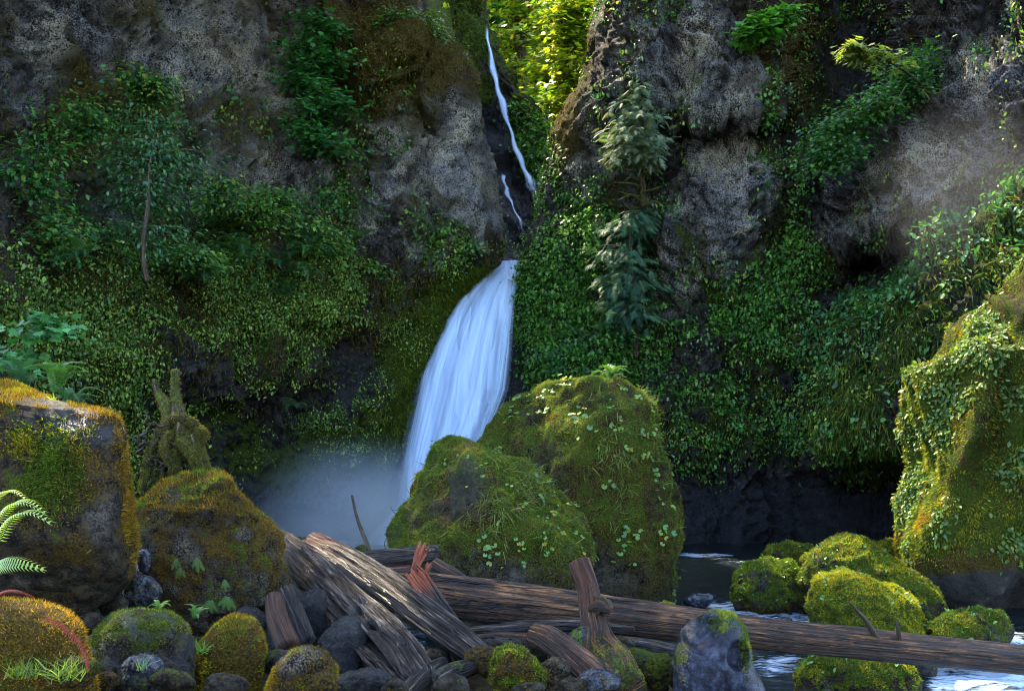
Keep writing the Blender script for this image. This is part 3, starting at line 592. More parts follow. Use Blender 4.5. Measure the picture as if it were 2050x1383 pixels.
# left bank
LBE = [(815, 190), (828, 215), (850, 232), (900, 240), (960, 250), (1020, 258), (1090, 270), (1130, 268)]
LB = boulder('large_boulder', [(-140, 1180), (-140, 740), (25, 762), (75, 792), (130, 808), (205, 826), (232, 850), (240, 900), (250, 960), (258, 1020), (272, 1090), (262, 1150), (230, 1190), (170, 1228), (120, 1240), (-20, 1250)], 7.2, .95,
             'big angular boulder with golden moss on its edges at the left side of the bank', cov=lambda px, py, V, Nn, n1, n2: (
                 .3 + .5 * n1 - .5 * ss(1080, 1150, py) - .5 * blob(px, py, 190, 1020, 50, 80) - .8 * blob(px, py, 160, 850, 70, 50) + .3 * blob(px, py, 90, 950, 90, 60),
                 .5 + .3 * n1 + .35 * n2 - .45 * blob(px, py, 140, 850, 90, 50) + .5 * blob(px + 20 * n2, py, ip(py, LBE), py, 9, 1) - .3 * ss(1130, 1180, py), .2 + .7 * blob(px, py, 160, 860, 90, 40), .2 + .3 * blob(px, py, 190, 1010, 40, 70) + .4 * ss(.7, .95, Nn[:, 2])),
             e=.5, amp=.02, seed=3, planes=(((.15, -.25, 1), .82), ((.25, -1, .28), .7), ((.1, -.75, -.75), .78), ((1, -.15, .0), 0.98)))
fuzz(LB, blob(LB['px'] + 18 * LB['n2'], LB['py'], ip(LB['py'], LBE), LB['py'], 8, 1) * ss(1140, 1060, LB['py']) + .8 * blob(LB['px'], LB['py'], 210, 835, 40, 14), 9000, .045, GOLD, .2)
fuzz(LB, np.clip(.5 * (LB['n1'] > .12), 0, 1) * blob(LB['px'], LB['py'], 100, 940, 110, 90), 6000, .05, GRN + [(.12, .09, .03)], 0, hang=.4)
fuzz(LB, (LB['n2'] > .25) * blob(LB['px'], LB['py'], 90, 850, 90, 45) + .8 * blob(LB['px'], LB['py'], 60, 778, 60, 12), 9000, .038, GOLD + YEL[:1], .5)
MB_ = boulder('boulder', [(265, 1100), (270, 1020), (285, 1000), (330, 975), (380, 955), (430, 945), (458, 955), (472, 985), (500, 1020), (530, 1045), (548, 1080), (555, 1120), (572, 1155), (560, 1190), (540, 1215), (500, 1245), (420, 1260), (330, 1250), (280, 1190)], 8.7, .7,
              'dark brown pitted boulder with a mossy golden crown, beside the biggest weathered log', cov=lambda px, py, V, Nn, n1, n2: (.05 + .6 * Nn[:, 2] + .4 * n1, .42 + .45 * n2 + .3 * Nn[:, 2], .3 - .2 * n1, .5 + 0 * px), e=.66, amp=.05, seed=4, planes=(((.2, -1, .2), .52), ((-.4, -.5, .7), .62)))
fuzz(MB_, np.clip(MB_['N'][:, 2] + .35 * MB_['n1'], 0, 1) * ss(1060, 985, MB_['py']), 9000, .04, GOLD + GRN, .5)
fuzz(MB_, blob(MB_['px'], MB_['py'], 555, 1110, 14, 60) + .5 * blob(MB_['px'], MB_['py'], 520, 1045, 30, 10), 2500, .03, GOLD, .2)
mossy = lambda g, b_, wt=.3, li=.12: (lambda px, py, V, Nn, n1, n2: (g + .5 * Nn[:, 2] * (g > .2) + .5 * n1, b_ + .4 * n2, wt, li))
OB = boulder('boulder', [(-80, 1430), (-80, 1212), (25, 1204), (80, 1210), (130, 1232), (160, 1265), (172, 1310), (188, 1370), (180, 1430)], 5.3, .4, 'small rounded boulder coated in orange gold moss under the red fern frond', cov=mossy(.2, .9), e=.7, amp=.03, seed=5)
fuzz(OB, .6 + .6 * OB['n1'], 12000, .03, GOLD + [(.34, .2, .02)], .4)
OB2 = boulder('boulder', [(180, 1430), (178, 1330), (190, 1265), (230, 1232), (280, 1220), (335, 1225), (375, 1250), (388, 1290), (388, 1350), (380, 1430)], 6.3, .42, 'wide olive green mossy boulder below the dark brown pitted one', cov=lambda px, py, V, Nn, n1, n2: (.55 + .5 * n1 + .2 * n2 - .5 * ss(1270, 1340, py), .4 + .3 * n1, .35 + .3 * (n2 > .2), .3), e=.66, amp=.025, seed=6)
fuzz(OB2, .3 + OB2['n1'] + .4 * ss(1320, 1250, OB2['py']), 9000, .022, GRN, .3)
OB3 = boulder('boulder', [(385, 1350), (400, 1290), (430, 1252), (470, 1230), (510, 1240), (528, 1275), (531, 1310), (522, 1360), (515, 1430), (385, 1430)], 6.6, .34, 'round boulder with bright golden moss on its sunny flank, touching the olive mossy boulder', cov=mossy(.25, .75), e=.72, amp=.025, seed=7)
fuzz(OB3, .5 + OB3['n1'], 9000, .024, GOLD + YEL[:2], .3)
OB4 = boulder('boulder', [(525, 1400), (550, 1335), (590, 1300), (620, 1291), (650, 1303), (672, 1335), (670, 1400), (640, 1440), (540, 1440)], 6.2, .3, 'pale topped mossy stone at the foot of the biggest weathered log', cov=lambda px, py, V, Nn, n1, n2: (.3 + .5 * n1 - .4 * blob(px, py, 590, 1310, 40, 30), .65 + .3 * n1 - .6 * blob(px, py, 590, 1310, 40, 30), .1, .55), e=.7, amp=.03, seed=8)  # sun glint painted on top: moss thinned to pale stone
fuzz(OB4, .35 + OB4['n1'], 5000, .02, GOLD + YEL[:2], .3)
def stone(cx, cyy, rx, ry, Y, label, seed, mat='boulder', cov=None, group=None, cat='stone', amp=.06, e=.72, sub=5, **k):
    th = np.linspace(0, 2 * np.pi, 18, endpoint=False); r = np.random.default_rng(seed)
    rr = 1 + .12 * np.sin(2 * th + r.random() * 6) + .08 * np.sin(3 * th + r.random() * 6)
    return boulder('stone', np.stack([cx + rx * rr * np.cos(th), cyy + ry * rr * np.sin(th)], 1), Y, (rx + ry) / 2 * Y / F, label, cat, group, mat, cov, e=e, amp=amp, sub=sub, seed=seed, **k)
stone(287, 1122, 17, 22, 8.0, 'small blue grey wet stone wedged between the big angular boulder and the brown one', 21, 'basalt', mossy(0, .1, .6, .15))
s_ = stone(283, 1185, 36, 36, 7.6, 'dark wet stone with hanging roots under the big angular boulder', 22, 'basalt', mossy(.15, .3, .5, .3))
stone(140, 1345, 60, 30, 5.0, 'grey green stone in the bottom corner under the grass tuft', 23, cov=mossy(.4, .5, .3, .2))
stone(285, 1345, 38, 42, 5.6, 'blue grey wet stone in front of the wide olive boulder', 24, 'basalt', mossy(.2, .3, .5, .05))
stone(345, 1362, 42, 24, 5.4, 'low mossy wet stone beside the blue grey wet stone', 25, cov=mossy(.3, .3, .4))
stone(212, 1362, 26, 18, 5.3, 'small brown stone between the orange mossy boulder and the blue grey stone', 26, cov=mossy(.05, .5, .4))
stone(450, 1372, 50, 22, 5.6, 'dark stone half hidden under the round golden mossy boulder', 27, cov=mossy(.1, .4, .5))
stone(650, 1370, 34, 22, 5.5, 'brownish pebble in front of the pale topped mossy stone', 28, cov=mossy(.05, .6, .2, .3))
stone(590, 1340, 60, 40, 6.7, 'dark green stone behind the pale topped mossy stone', 29, cov=mossy(.25, .3, .5))
b = stone(1035, 1345, 58, 42, 7.0, 'knobbly stone with yellow green moss between the driftwood pieces', 31, cov=mossy(.35, .6, .1, .5), amp=.09)
fuzz(b, .3 + b['n1'], 6000, .022, YEL + GRN, .4)
stone(985, 1325, 48, 36, 7.4, 'brown stone left of the knobbly yellow mossy stone', 32, cov=mossy(.1, .55, .3))
stone(1105, 1350, 30, 36, 7.1, 'pale tan stone right of the knobbly yellow mossy stone', 33, cov=mossy(.0, .4, .1, .5))
stone(1168, 1292, 32, 34, 7.9, 'smooth grey green stone in the fork of the upright driftwood', 34, 'basalt', mossy(.3, .2, .3, .6))
stone(1010, 1295, 40, 22, 8.2, 'dark stone in the shadow under the slim silver driftwood', 35, cov=mossy(.1, .3, .5))
b = stone(1295, 1338, 56, 40, 8.1, 'dark stone with a green mossy edge left of the pitted basalt boulder', 36, cov=mossy(.35, .3, .5, .2)); fuzz(b, .1 + b['n1'], 3000, .02, GRN, .4)
stone(1318, 1345, 30, 36, 7.6, 'round mossy stone tucked against the pitted basalt boulder', 37, cov=mossy(.5, .4, .3))
stone(1195, 1368, 44, 28, 6.6, 'wet dark stone under the bend of the forked driftwood', 38, 'basalt', mossy(.1, .3, .5))
stone(720, 1372, 60, 34, 7.0, 'shadowed dark stone beneath the biggest weathered log', 39, cov=mossy(.2, .2, .6))
stone(690, 1300, 52, 60, 7.9, 'tall shadowed stone supporting the biggest weathered log', 40, cov=mossy(.2, .2, .7))
stone(640, 1240, 50, 60, 8.6, 'shadowed stone between the short wet logs and the biggest log', 41, cov=mossy(.1, .2, .7))
stone(500, 1265, 36, 50, 8.0, 'dark gap filling stone left of the short wet logs', 42, cov=mossy(.1, .2, .7))
BSL = ['small dark stone in the gap between the two big logs', 'small dark stone under the tip of the splintered plank', 'small dark stone above the knobbly yellow mossy stone', 'small dark stone under the slanting arm of the forked driftwood', 'small dark pebble at the bottom under the forked driftwood bend',
       'small dark stone at the bottom below the stubby brown wood chunk', 'small dark stone at the bottom below the biggest weathered log', 'small dark stone behind the foot of the forked driftwood', 'small dark pebble against the left foot of the pitted basalt boulder',
       'small dark stone under the lower right corner of the big angular boulder', 'small dark stone between the orange mossy boulder and the big angular one', 'small dark pebble at the bottom below the knobbly yellow mossy stone']
for i, (x, y, rx, ry, Y) in enumerate(((870, 1330, 40, 30, 8.2), (930, 1300, 30, 24, 8.6), (1070, 1310, 34, 24, 7.9), (1130, 1322, 30, 24, 7.6), (1150, 1372, 26, 18, 6.4), (905, 1372, 40, 20, 6.6), (790, 1378, 30, 16, 6.4), (1240, 1300, 30, 26, 8.4), (1370, 1365, 22, 22, 7.6), (230, 1215, 30, 20, 7.4), (180, 1250, 30, 26, 6.9), (1060, 1378, 30, 14, 6.2))):
    stone(x, y, rx, ry, Y, BSL[i], 50 + i, cov=mossy(.15, .35, .45), group='small dark stones in the gaps of the bank', sub=4)

# pitted basalt boulder
PB = boulder('basalt_boulder', [(1350, 1430), (1350, 1310), (1363, 1265), (1393, 1235), (1430, 1220), (1467, 1226), (1490, 1255), (1500, 1290), (1506, 1330), (1528, 1370), (1545, 1430)], 7.2, .34, 'smooth blue black wet boulder with round hollows, in front of the long fallen trunk', mat='basalt',
             cov=lambda px, py, V, Nn, n1, n2: (.75 * blob(px, py, 1450, 1245, 32, 26) + .7 * blob(px, py, 1492, 1290, 12, 50) + .45 * blob(px, py, 1355, 1320, 12, 60) + .3 * n2, .1 + .5 * blob(px, py, 1365, 1310, 18, 60) + .2 * n2, .3, .2), e=.8, amp=.012, seed=9, pits=((1408, 1266, 34), (1482, 1312, 26)), rough=.5)
fuzz(PB, blob(PB['px'], PB['py'], 1450, 1240, 34, 20) + blob(PB['px'], PB['py'], 1492, 1285, 10, 40), 4500, .02, GRN + YEL[:2], .3)

# stream stones on the right
def stream(name, out, Y, dep, label, seed, cols, n, cov, e=.72, amp=.075, size=.05, fz=None, **k):
    b = boulder(name, out, Y, dep, label, 'boulder', None, 'boulder_far', cov, e=e, amp=amp, seed=seed, **k)
    top = np.clip(b['cov'][:, 0] * 1.2, 0, 1) * ss(.15, .35, b['V'][:, 2] + .6 - .1 * b['n2']) * ss(-.35, .25, b['N'][:, 2])
    fuzz(b, top, n, size, cols, .5)
    p, nn, _ = scatter(b['V'], b['F'], top * (b['N'][:, 2] > .1), int(n / 130))
    leaves('leaves', p, nn + R.normal(size=p.shape) * .4, nn + [0, 0, .4], R.uniform(.05, .1, len(p)), 'oval', [(.1, .26, .08), (.16, .3, .08)], M['leaf'], b['o'])
    return b
cs = lambda g: (lambda px, py, V, Nn, n1, n2: (g + .5 * n1 + .35 * Nn[:, 2] - 1.1 * ss(.75, .3, V[:, 2] + .3 * n2 + .45), .45 + .3 * n1, .9 * ss(.3, -.05, V[:, 2] + .3), .35))
stream('mossy_stone', [(1466, 1190), (1475, 1150), (1500, 1130), (1540, 1122), (1580, 1132), (1610, 1162), (1628, 1195), (1625, 1230), (1540, 1240), (1480, 1230)], 19.6, .9, 'domed bright green mossy stone standing in the rapids', 61, GRN + YEL[1:2] + [(.1, .2, .015)], 16000, cs(.7))
stream('mossy_stone', [(1520, 1125), (1540, 1096), (1575, 1087), (1620, 1092), (1648, 1110), (1645, 1150), (1580, 1150), (1522, 1145)], 25, .9, 'low dark mossy stone at the pool edge behind the domed one', 62, GRN, 8000, cs(.55), size=.06)
stream('mossy_stone', [(1720, 1110), (1740, 1090), (1780, 1083), (1820, 1085), (1850, 1100), (1860, 1150), (1740, 1150)], 24, 1.0, 'flat green mossy ledge stone against the foot of the sunlit mossy buttress', 63, GRN + YEL[:2], 8000, cs(.7), size=.06)
L1 = stream('mossy_boulder', [(1612, 1170), (1620, 1115), (1650, 1092), (1690, 1080), (1722, 1086), (1765, 1112), (1815, 1142), (1870, 1182), (1885, 1215), (1880, 1250), (1760, 1250), (1640, 1240)], 19.0, 1.3, 'long mossy boulder with a golden hump, farther of the pair behind the fallen trunk', 64, YEL + GRN + GOLD[1:2], 26000, cs(.8), planes=(((.5, -.4, .75), .75),))
L2 = stream('mossy_boulder', [(1628, 1220), (1638, 1165), (1680, 1146), (1722, 1160), (1780, 1180), (1822, 1204), (1842, 1240), (1858, 1290), (1860, 1350), (1650, 1350), (1640, 1280)], 15.5, 1.0, 'sunlit yellow mossy boulder right behind the fallen trunk', 65, YEL + [(.4, .32, .02)], 30000, cs(.95), size=.045)
stream('mossy_stone', [(1843, 1295), (1858, 1255), (1900, 1232), (1960, 1218), (2002, 1226), (2018, 1260), (2015, 1310), (1950, 1335), (1870, 1330)], 15.6, .8, 'flat topped green mossy stone just above the right end of the fallen trunk', 66, GRN, 14000, cs(.6), size=.045)
stream('mossy_stone', [(1600, 1350), (1630, 1314), (1680, 1300), (1740, 1308), (1800, 1320), (1832, 1345), (1840, 1410), (1610, 1410)], 12.4, .7, 'yellow green mossy stone in the water below the fallen trunk', 67, YEL + GRN, 14000, cs(.85), size=.04)
stream('mossy_stone', [(1316, 1216), (1330, 1204), (1350, 1210), (1354, 1228), (1318, 1228)], 16, .2, 'tiny yellow mossy stone at the base of the tallest boulder', 68, YEL, 1500, mossy(.95, .4), size=.03, sub=4)
stone(1400, 1201, 34, 14, 19.4, 'wet black stone breaking the surface at the head of the rapids', 69, 'basalt', mossy(0, 0, .6, .3))
stone(1560, 1247, 26, 12, 16.6, 'wet black stone washed by the rapids behind the trunk', 70, 'basalt', mossy(0, 0, .7, .2))
stone(1360, 1222, 30, 10, 17.5, 'low wet stone just behind the trunk near the tallest boulder', 71, 'basalt', mossy(0, .1, .7, .2))
stone(725, 1102, 18, 10, 15, 'small dark mossy stone at the pool edge behind the second log', 72, cov=mossy(.3, .3, .4))
stone(600, 1088, 40, 12, 14, 'low dark stone at the pool edge behind the biggest weathered log', 73, cov=mossy(.2, .3, .4))
# ground level filler under the driftwood is the bank itself

# sunlit mossy buttress at the right edge
def cov_but(px, py, V, Nn, n1, n2):
    return .75 + .45 * n1 - 1.1 * ss(1090, 1160, py + 30 * n2), .6 + .4 * n2 + .3 * blob(px, py, 1900, 1000, 90, 120), .9 * ss(1120, 1170, py) + .25 * (n1 < -.3), .5
BT = boulder('mossy_buttress', [(2260, 420), (2080, 540), (2045, 600), (2005, 640), (1955, 660), (1900, 715), (1865, 770), (1842, 825), (1846, 880), (1856, 920), (1850, 970), (1838, 1060), (1832, 1112), (1856, 1160), (1900, 1205), (2025, 1225), (2240, 1250), (2400, 800)], 21.5, 3.0,
             'tall mossy rock buttress rising out of the water at the right, its upper side sunlit', 'rock', None, 'boulder_far', cov_but, e=.8, amp=.02, seed=10, freq=2.2, folds=.5)
ed = lambda px, py: (px < 2200)
fuzz(BT, ed(BT['px'], 0) * ss(1150, 1060, BT['py']) * np.clip(.5 + BT['n1'], 0, 1), 80000, .085, GRN + [(.1, .15, .02), (.16, .2, .025)] + YEL[:3] + GOLD[:2], -.1, hang=.7, jit=.35)
p, nn, _ = scatter(BT['V'], BT['F'], ed(BT['px'], 0) * ss(1140, 1080, BT['py']) * np.clip(.05 + BT['n2'] + .8 * BT['n1'], 0, 1) * (BT['N'][:, 1] < .3), 9000)
leaves('leaves', p + nn * .04, np.array([0, -.3, -.6]) + nn * .5, nn, R.uniform(.06, .14, len(p)), 'oval', [(.1, .2, .05), (.16, .24, .05), (.08, .17, .06), (.2, .24, .05)], M['leaf'], BT['o'], .4)

# ------------------------------------------------------------------ logs
def cr(pts, n):
    p = np.array(pts, float); q = np.concatenate([[2 * p[0] - p[1]], p, [2 * p[-1] - p[-2]]]); t = np.linspace(0, len(p) - 1 - 1e-6, n); k = t.astype(int); f = (t - k)[:, None]
    a, b, c, d = q[k], q[k + 1], q[k + 2], q[k + 3]
    return .5 * (2 * b + (c - a) * f + (2 * a - 5 * b + 4 * c - d) * f ** 2 + (3 * b - a - 3 * c + d) * f ** 3)
def tube(path, rad, n=120, seg=48, prof=None, seed=0.0, rough=.06, cap=.5, grain=.05):
    """a log along world points; prof(theta, s) scales the radius; returns vertices, faces, uv, theta, s"""
    c = cr(path, n); s = np.linspace(0, 1, n); r = np.interp(s, np.linspace(0, 1, len(rad)), rad)
    T = unit(np.gradient(c, axis=0)); ref = np.array([0, 0, 1.]) if abs(T[0, 2]) < .8 else np.array([0, -1., 0])
    A = unit(np.cross(T, ref)); B = np.cross(A, T)                          # theta = 90 deg is up
    th = np.linspace(0, 2 * np.pi, seg, endpoint=False); L = np.concatenate([[0], np.cumsum(np.linalg.norm(np.diff(c, axis=0), axis=1))])
    en = np.minimum(np.minimum(L, L[-1] - L) / np.maximum(r * cap, 1e-6), 1); r = r * np.sqrt(np.maximum(1 - (1 - en) ** 2, .0004))
    TH, SS = np.meshgrid(th, s); Lg = np.repeat(L[:, None], seg, 1)
    q = np.stack([np.cos(TH) * 1.5, np.sin(TH) * 1.5, Lg * .9], -1).reshape(-1, 3) + seed
    g = grain * ridged(np.stack([np.cos(TH) * 4, np.sin(TH) * 4, Lg * .5], -1).reshape(-1, 3) + seed, 3)
    k = 1 + rough * 2 * fbm(q, 3) + g - grain
    k = k.reshape(n, seg)
    if prof is not None: k = k * prof(TH, SS, Lg)
    V = c[:, None] + (r[:, None] * k)[..., None] * (np.cos(TH)[..., None] * A[:, None] + np.sin(TH)[..., None] * B[:, None])
    uv = np.stack([np.minimum(TH, 2 * np.pi - TH) * np.mean(rad) + 0 * SS, Lg], -1)
    FA = gridfaces(seg, n, True)[:, ::-1]
    return V.reshape(-1, 3), FA, uv.reshape(-1, 2), TH.ravel(), SS.ravel()
def PP(pts): return [P(*p) for p in pts]
def log(name, pts, rad, label, cat='log', mat='drift', cov=None, group=None, parent=None, world=False, **k):
    V, FA, uv, th, s = tube(pts if world else PP(pts), rad, **k)
    n1 = fbm(V * 3, 3); up = np.sin(th)
    c = cov(th, s, n1, V) if cov else (.25 * n1, 0 * s, .2 * ss(.2, -.6, up))
    c = np.clip(np.stack([x + 0 * s for x in c], 1), 0, 1)
    o = obj(name, V, FA, M[mat], parent, None if parent is not None else (V[:, 0].mean(), V[:, 1].mean(), V[:, 2].min()), cov=c, uv=uv)
    if parent is None: tag(o, label, cat, group)
    return dict(o=o, V=V, F=FA, N=vnormals(V, FA), th=th, s=s, n1=n1)
ang = lambda t, c: np.abs((t - c + np.pi) % (2 * np.pi) - np.pi)
def prof_big(TH, SS, L):
    slot = ss(.3, .16, ang(TH, .42 - .1 * SS)) * ss(.4, .55, SS) ; slot2 = ss(.16, .06, ang(TH, 1.35)) * ss(.05, .2, SS) * ss(.75, .5, SS)
    k = 1 - .5 * slot - .16 * slot2 + .10 * ss(.25, .4, ang(TH, 0.4)) * ss(.55, .4, ang(TH, 0.4)) * ss(.4, .5, SS)
    k = k - .1 * ss(.12, .04, ang(TH, 1.9))
    for t, s, rt, rs, d in ((1.05, .54, .24, .022, .5), (1.0, .64, .27, .024, .55), (1.6, .50, .2, .016, .25), (1.4, .8, .16, .014, .2)):
        e = (ang(TH, t) / rt) ** 2 + ((SS - s) / rs) ** 2; k = k - d * np.exp(-e ** 2) + .05 * np.exp(-(e - 2.0) ** 2 * 1.5)
    return k
LG1 = log('weathered_log', [(556, 1088, 10.0), (635, 1160, 9.1), (722, 1246, 8.2), (800, 1325, 7.5), (850, 1390, 6.9)], [.19, .22, .235, .23, .2], 'biggest weathered silver log with knot holes and a long hollow slot', prof=prof_big, n=320, seg=160, seed=1.3, grain=.09,
          cov=lambda th, s, n1, V: (.1 * n1 + .25 * ss(.7, 1, s) * (np.sin(th) < .2), 0, .9 * ss(.3, .16, ang(th, .42 - .1 * s)) * ss(.4, .55, s) + .4 * ss(0, -.8, np.sin(th)) + .8 * sum(np.exp(-(((ang(th, t) / .22) ** 2 + ((s - q) / .02) ** 2)) ** 2) for t, q in ((1.05, .54), (1.0, .64)))))  # slot and knot holes coloured darker
LG2 = log('weathered_log', [(622, 1088, 10.2), (705, 1130, 9.5), (805, 1196, 8.8), (900, 1266, 8.2), (968, 1318, 7.8)], [.15, .16, .16, .15, .115], 'second weathered log lying beside the biggest one, blue grey with a brown rounded end', n=220, seg=90, seed=4.1, grain=.06,
          prof=lambda T, S_, L: 1 - .3 * np.exp(-((ang(T, .9) / .2) ** 2 + ((S_ - .83) / .02) ** 2) ** 2) - .12 * ss(.2, .1, ang(T, .7)) * ss(.5, .3, S_), cov=lambda th, s, n1, V: (.35 * n1 + .3 * blob(th, s, .1, .5, .5, .15), .25 * ss(.3, 0, s), .45 * ss(.1, -.7, np.sin(th))))
TRK = log('fallen_trunk', [(700, 1172, 9.6), (820, 1186, 9.5), (980, 1204, 9.45), (1150, 1222, 9.4), (1350, 1246, 9.4), (1550, 1270, 9.6), (1750, 1290, 9.8), (2000, 1316, 10.1), (2300, 1348, 10.4)], [.2, .235, .235, .215, .19, .176, .172, .17, .17], 'long bare brown fallen trunk spanning the stream from the drift pile to the right edge', 'trunk', 'trunk', n=420, seg=96, seed=7.7, grain=.035, rough=.025,
          prof=lambda T, S_, L: 1 - .28 * ss(.26, .12, ang(T, .95 + .15 * S_)) * ss(.62, .3, S_) - .1 * ss(.12, .05, ang(T, 1.45)) * ss(.5, .3, S_), cov=lambda th, s, n1, V: (.4 * n1 * ss(.4, .2, s) * ss(.4, -.2, np.sin(th)) + .2 * blob(th, s, .3, .22, .5, .05), .0, .5 * ss(.1, -.8, np.sin(th)) + .25 * ss(.4, .1, s)))
log('dead_branch', [(1762, 1285, 9.7), (1732, 1240, 9.6), (1698, 1202, 9.5)], [.035, .028, .008], None, parent=TRK['o'], mat='bark', n=30, seg=10)
log('dead_branch', [(1802, 1290, 9.75), (1798, 1262, 9.7), (1794, 1240, 9.7)], [.03, .022, .014], None, parent=TRK['o'], mat='bark', n=20, seg=10)
for x, y in ((1610, 1262), (1730, 1272), (1880, 1292), (1955, 1310), (1365, 1226), (2000, 1302)):
    log('knot', [(x, y + 8, 9.62 + (x - 1550) * .001), (x - 1, y - 1, 9.5 + (x - 1550) * .001)], [.035, .02], None, parent=TRK['o'], mat='bark', n=8, seg=10)
log('driftwood_log', [(690, 1122, 11.6), (780, 1116, 11.3), (880, 1106, 11.0)], [.1, .115, .1], 'short grey log lying across behind the second log, under the red splintered plank', n=100, seg=40, seed=2, grain=.12)
log('driftwood_log', [(640, 1130, 11.2), (720, 1150, 10.9), (830, 1142, 10.7)], [.07, .09, .07], 'dark brown broken log beneath the short grey log', n=60, seg=30, seed=3, grain=.15, cov=lambda th, s, n1, V: (.2 * n1, .35, .4))
log('driftwood_log', [(865, 1128, 10.6), (900, 1148, 10.5), (945, 1172, 10.4)], [.09, .085, .05], 'tan frayed stub of wood in front of the lower mossy boulder', mat='trunk', n=60, seg=30, seed=5, grain=.25)
log('driftwood_log', [(905, 1268, 8.9), (1050, 1258, 8.9), (1170, 1256, 8.8), (1272, 1258, 8.75)], [.04, .075, .08, .02], 'slim silver driftwood pole tucked under the long fallen trunk', n=120, seg=36, seed=6, grain=.2)
log('driftwood_log', [(930, 1282, 8.6), (1010, 1276, 8.6), (1090, 1280, 8.5)], [.05, .06, .05], 'brown pole in front of the slim silver one', mat='trunk', n=60, seg=24, seed=8, grain=.12)
log('driftwood_log', [(1222, 1282, 8.6), (1300, 1296, 8.6), (1365, 1308, 8.6)], [.06, .085, .08], 'mossy grey log end left of the pitted basalt boulder', n=60, seg=30, seed=9, grain=.15, cov=lambda th, s, n1, V: (.45 + .4 * n1, 0, .3))
log('driftwood_log', [(548, 1190, 7.9), (556, 1240, 7.7), (580, 1300, 7.5)], [.075, .095, .1], 'short shiny wet brown log standing between boulder and biggest log, left of its twin', mat='trunk', n=60, seg=36, seed=10, cov=lambda th, s, n1, V: (.0, .1, .5))
log('driftwood_log', [(568, 1178, 8.1), (592, 1230, 7.9), (618, 1288, 7.7)], [.07, .085, .07], 'short shiny wet grey log standing right of its brown twin', n=60, seg=36, seed=11, cov=lambda th, s, n1, V: (.1 * n1, .0, .4))
log('driftwood_log', [(810, 1392, 6.6), (850, 1350, 7.0), (890, 1322, 7.3)], [.06, .08, .04], 'small grey wood piece under the near end of the biggest log', n=50, seg=24, seed=12, grain=.2)
log('driftwood_log', [(870, 1365, 6.9), (910, 1345, 7.1), (960, 1328, 7.4)], [.07, .085, .06], 'stubby brown wood chunk at the end of the second log', n=50, seg=24, seed=13, grain=.2, cov=lambda th, s, n1, V: (.3 + .3 * n1, 0, .2))
log('driftwood_log', [(945, 1335, 7.6), (990, 1310, 7.8), (1030, 1298, 8.0)], [.03, .03, .015], 'thin dark curved branch by the end of the splintered plank', n=40, seg=14, seed=14)
log('stick', [(704, 990, 12.2), (713, 1030, 12.1), (728, 1072, 12.0), (748, 1112, 11.9)], [.016, .022, .028, .03], 'thin upright greenish stick against the pool, leaning left', 'stick', 'bark', n=50, seg=12, seed=15, cov=lambda th, s, n1, V: (.25, 0, 0))
log('twig', [(772, 1100, 12), (770, 1085, 12), (778, 1077, 12), (792, 1076, 12)], [.006, .005, .005, .004], 'tiny bent twig in front of the lower mossy boulder', 'twig', 'bark', n=24, seg=6)
# forked driftwood
FK = log('forked_driftwood', [(1158, 1122, 8.2), (1176, 1170, 8.1), (1186, 1230, 8.0), (1200, 1285, 7.8), (1222, 1330, 7.5), (1245, 1395, 7.1)], [.1, .095, .105, .14, .19, .22], 'forked driftwood stump with a broken upright arm and a mossy bend', 'driftwood', 'trunk', n=150, seg=60, seed=16, grain=.16, cap=.12,
         cov=lambda th, s, n1, V: (.55 * ss(.45, .7, s) + .5 * n1 - .25, .15 * ss(.5, .2, s), .25))
log('arm', [(1062, 1265, 7.75), (1105, 1282, 7.6), (1155, 1320, 7.4), (1205, 1365, 7.2), (1240, 1390, 7.1)], [.085, .115, .125, .13, .12], None, parent=FK['o'], mat='trunk', n=110, seg=48, seed=17, grain=.1, cov=lambda th, s, n1, V: (.35 * ss(.3, .9, s) + .5 * n1, 0, .2))
log('knot', [(1188, 1222, 8.0), (1208, 1212, 7.9), (1222, 1222, 7.8)], [.09, .075, .03], None, parent=FK['o'], mat='trunk', n=30, seg=24, seed=18, grain=.3, cov=lambda th, s, n1, V: (.55 + .4 * n1, 0, .3))
fuzz(dict(o=FK['o'], V=FK['V'], F=FK['F'], N=FK['N']), ss(.5, .75, FK['s']) * np.clip(.4 + FK['n1'], 0, 1), 4000, .02, GRN + YEL[:2], .3)
# splintered plank
def plank(name, a, b, wd, th, parent, n=26, red=(.0, .0), seed=0, jag=.06):
    a, b = P(*a), P(*b); d = unit(b - a); up = unit(np.cross(d, np.cross(np.array([0, -1., .35]), d))); x = np.cross(d, up); L = np.linalg.norm(b - a)
    rg = np.random.default_rng(seed); V = []; uv = []; cov = []; m = 9
    w0 = np.linspace(-1, 1, m); jg = rg.uniform(-jag, jag, m)
    for i in range(n):
        t = i / (n - 1); ww = np.interp(t, [0, .12, 1], [wd * .8, wd, wd * .35]) / 2
        for side in (1, -1):
            for j in range(m):
                off = jg[j] * max(0, 1 - t * 4)
                V.append(a + d * (t * L + off) + x * (w0[j] * ww) * side + up * (th / 2 * side * (1 + .25 * math.sin(j * 2.3 + seed) + .15 * rg.normal())))
                uv.append((w0[j] * wd / 2 + side, t * L)); cov.append((0, np.interp(t, [0, red[0], red[1], 1], [1, 1, 0, 0]) if red[1] > 0 else 0, 0))
    FA = gridfaces(2 * m, n, True)
    o = obj(name, V, FA, M['drift'], parent, None if parent is not None else (a + b) / 2, uv=uv, cov=np.array(cov, float), smooth=False); return o
pk = plank('splintered_plank', (828, 1146, 8.75), (962, 1316, 8.25), .2, .05, None, red=(.12, .3), seed=3); tag(pk, 'splintered plank, red at its broken upper end, across the two big logs', 'plank')
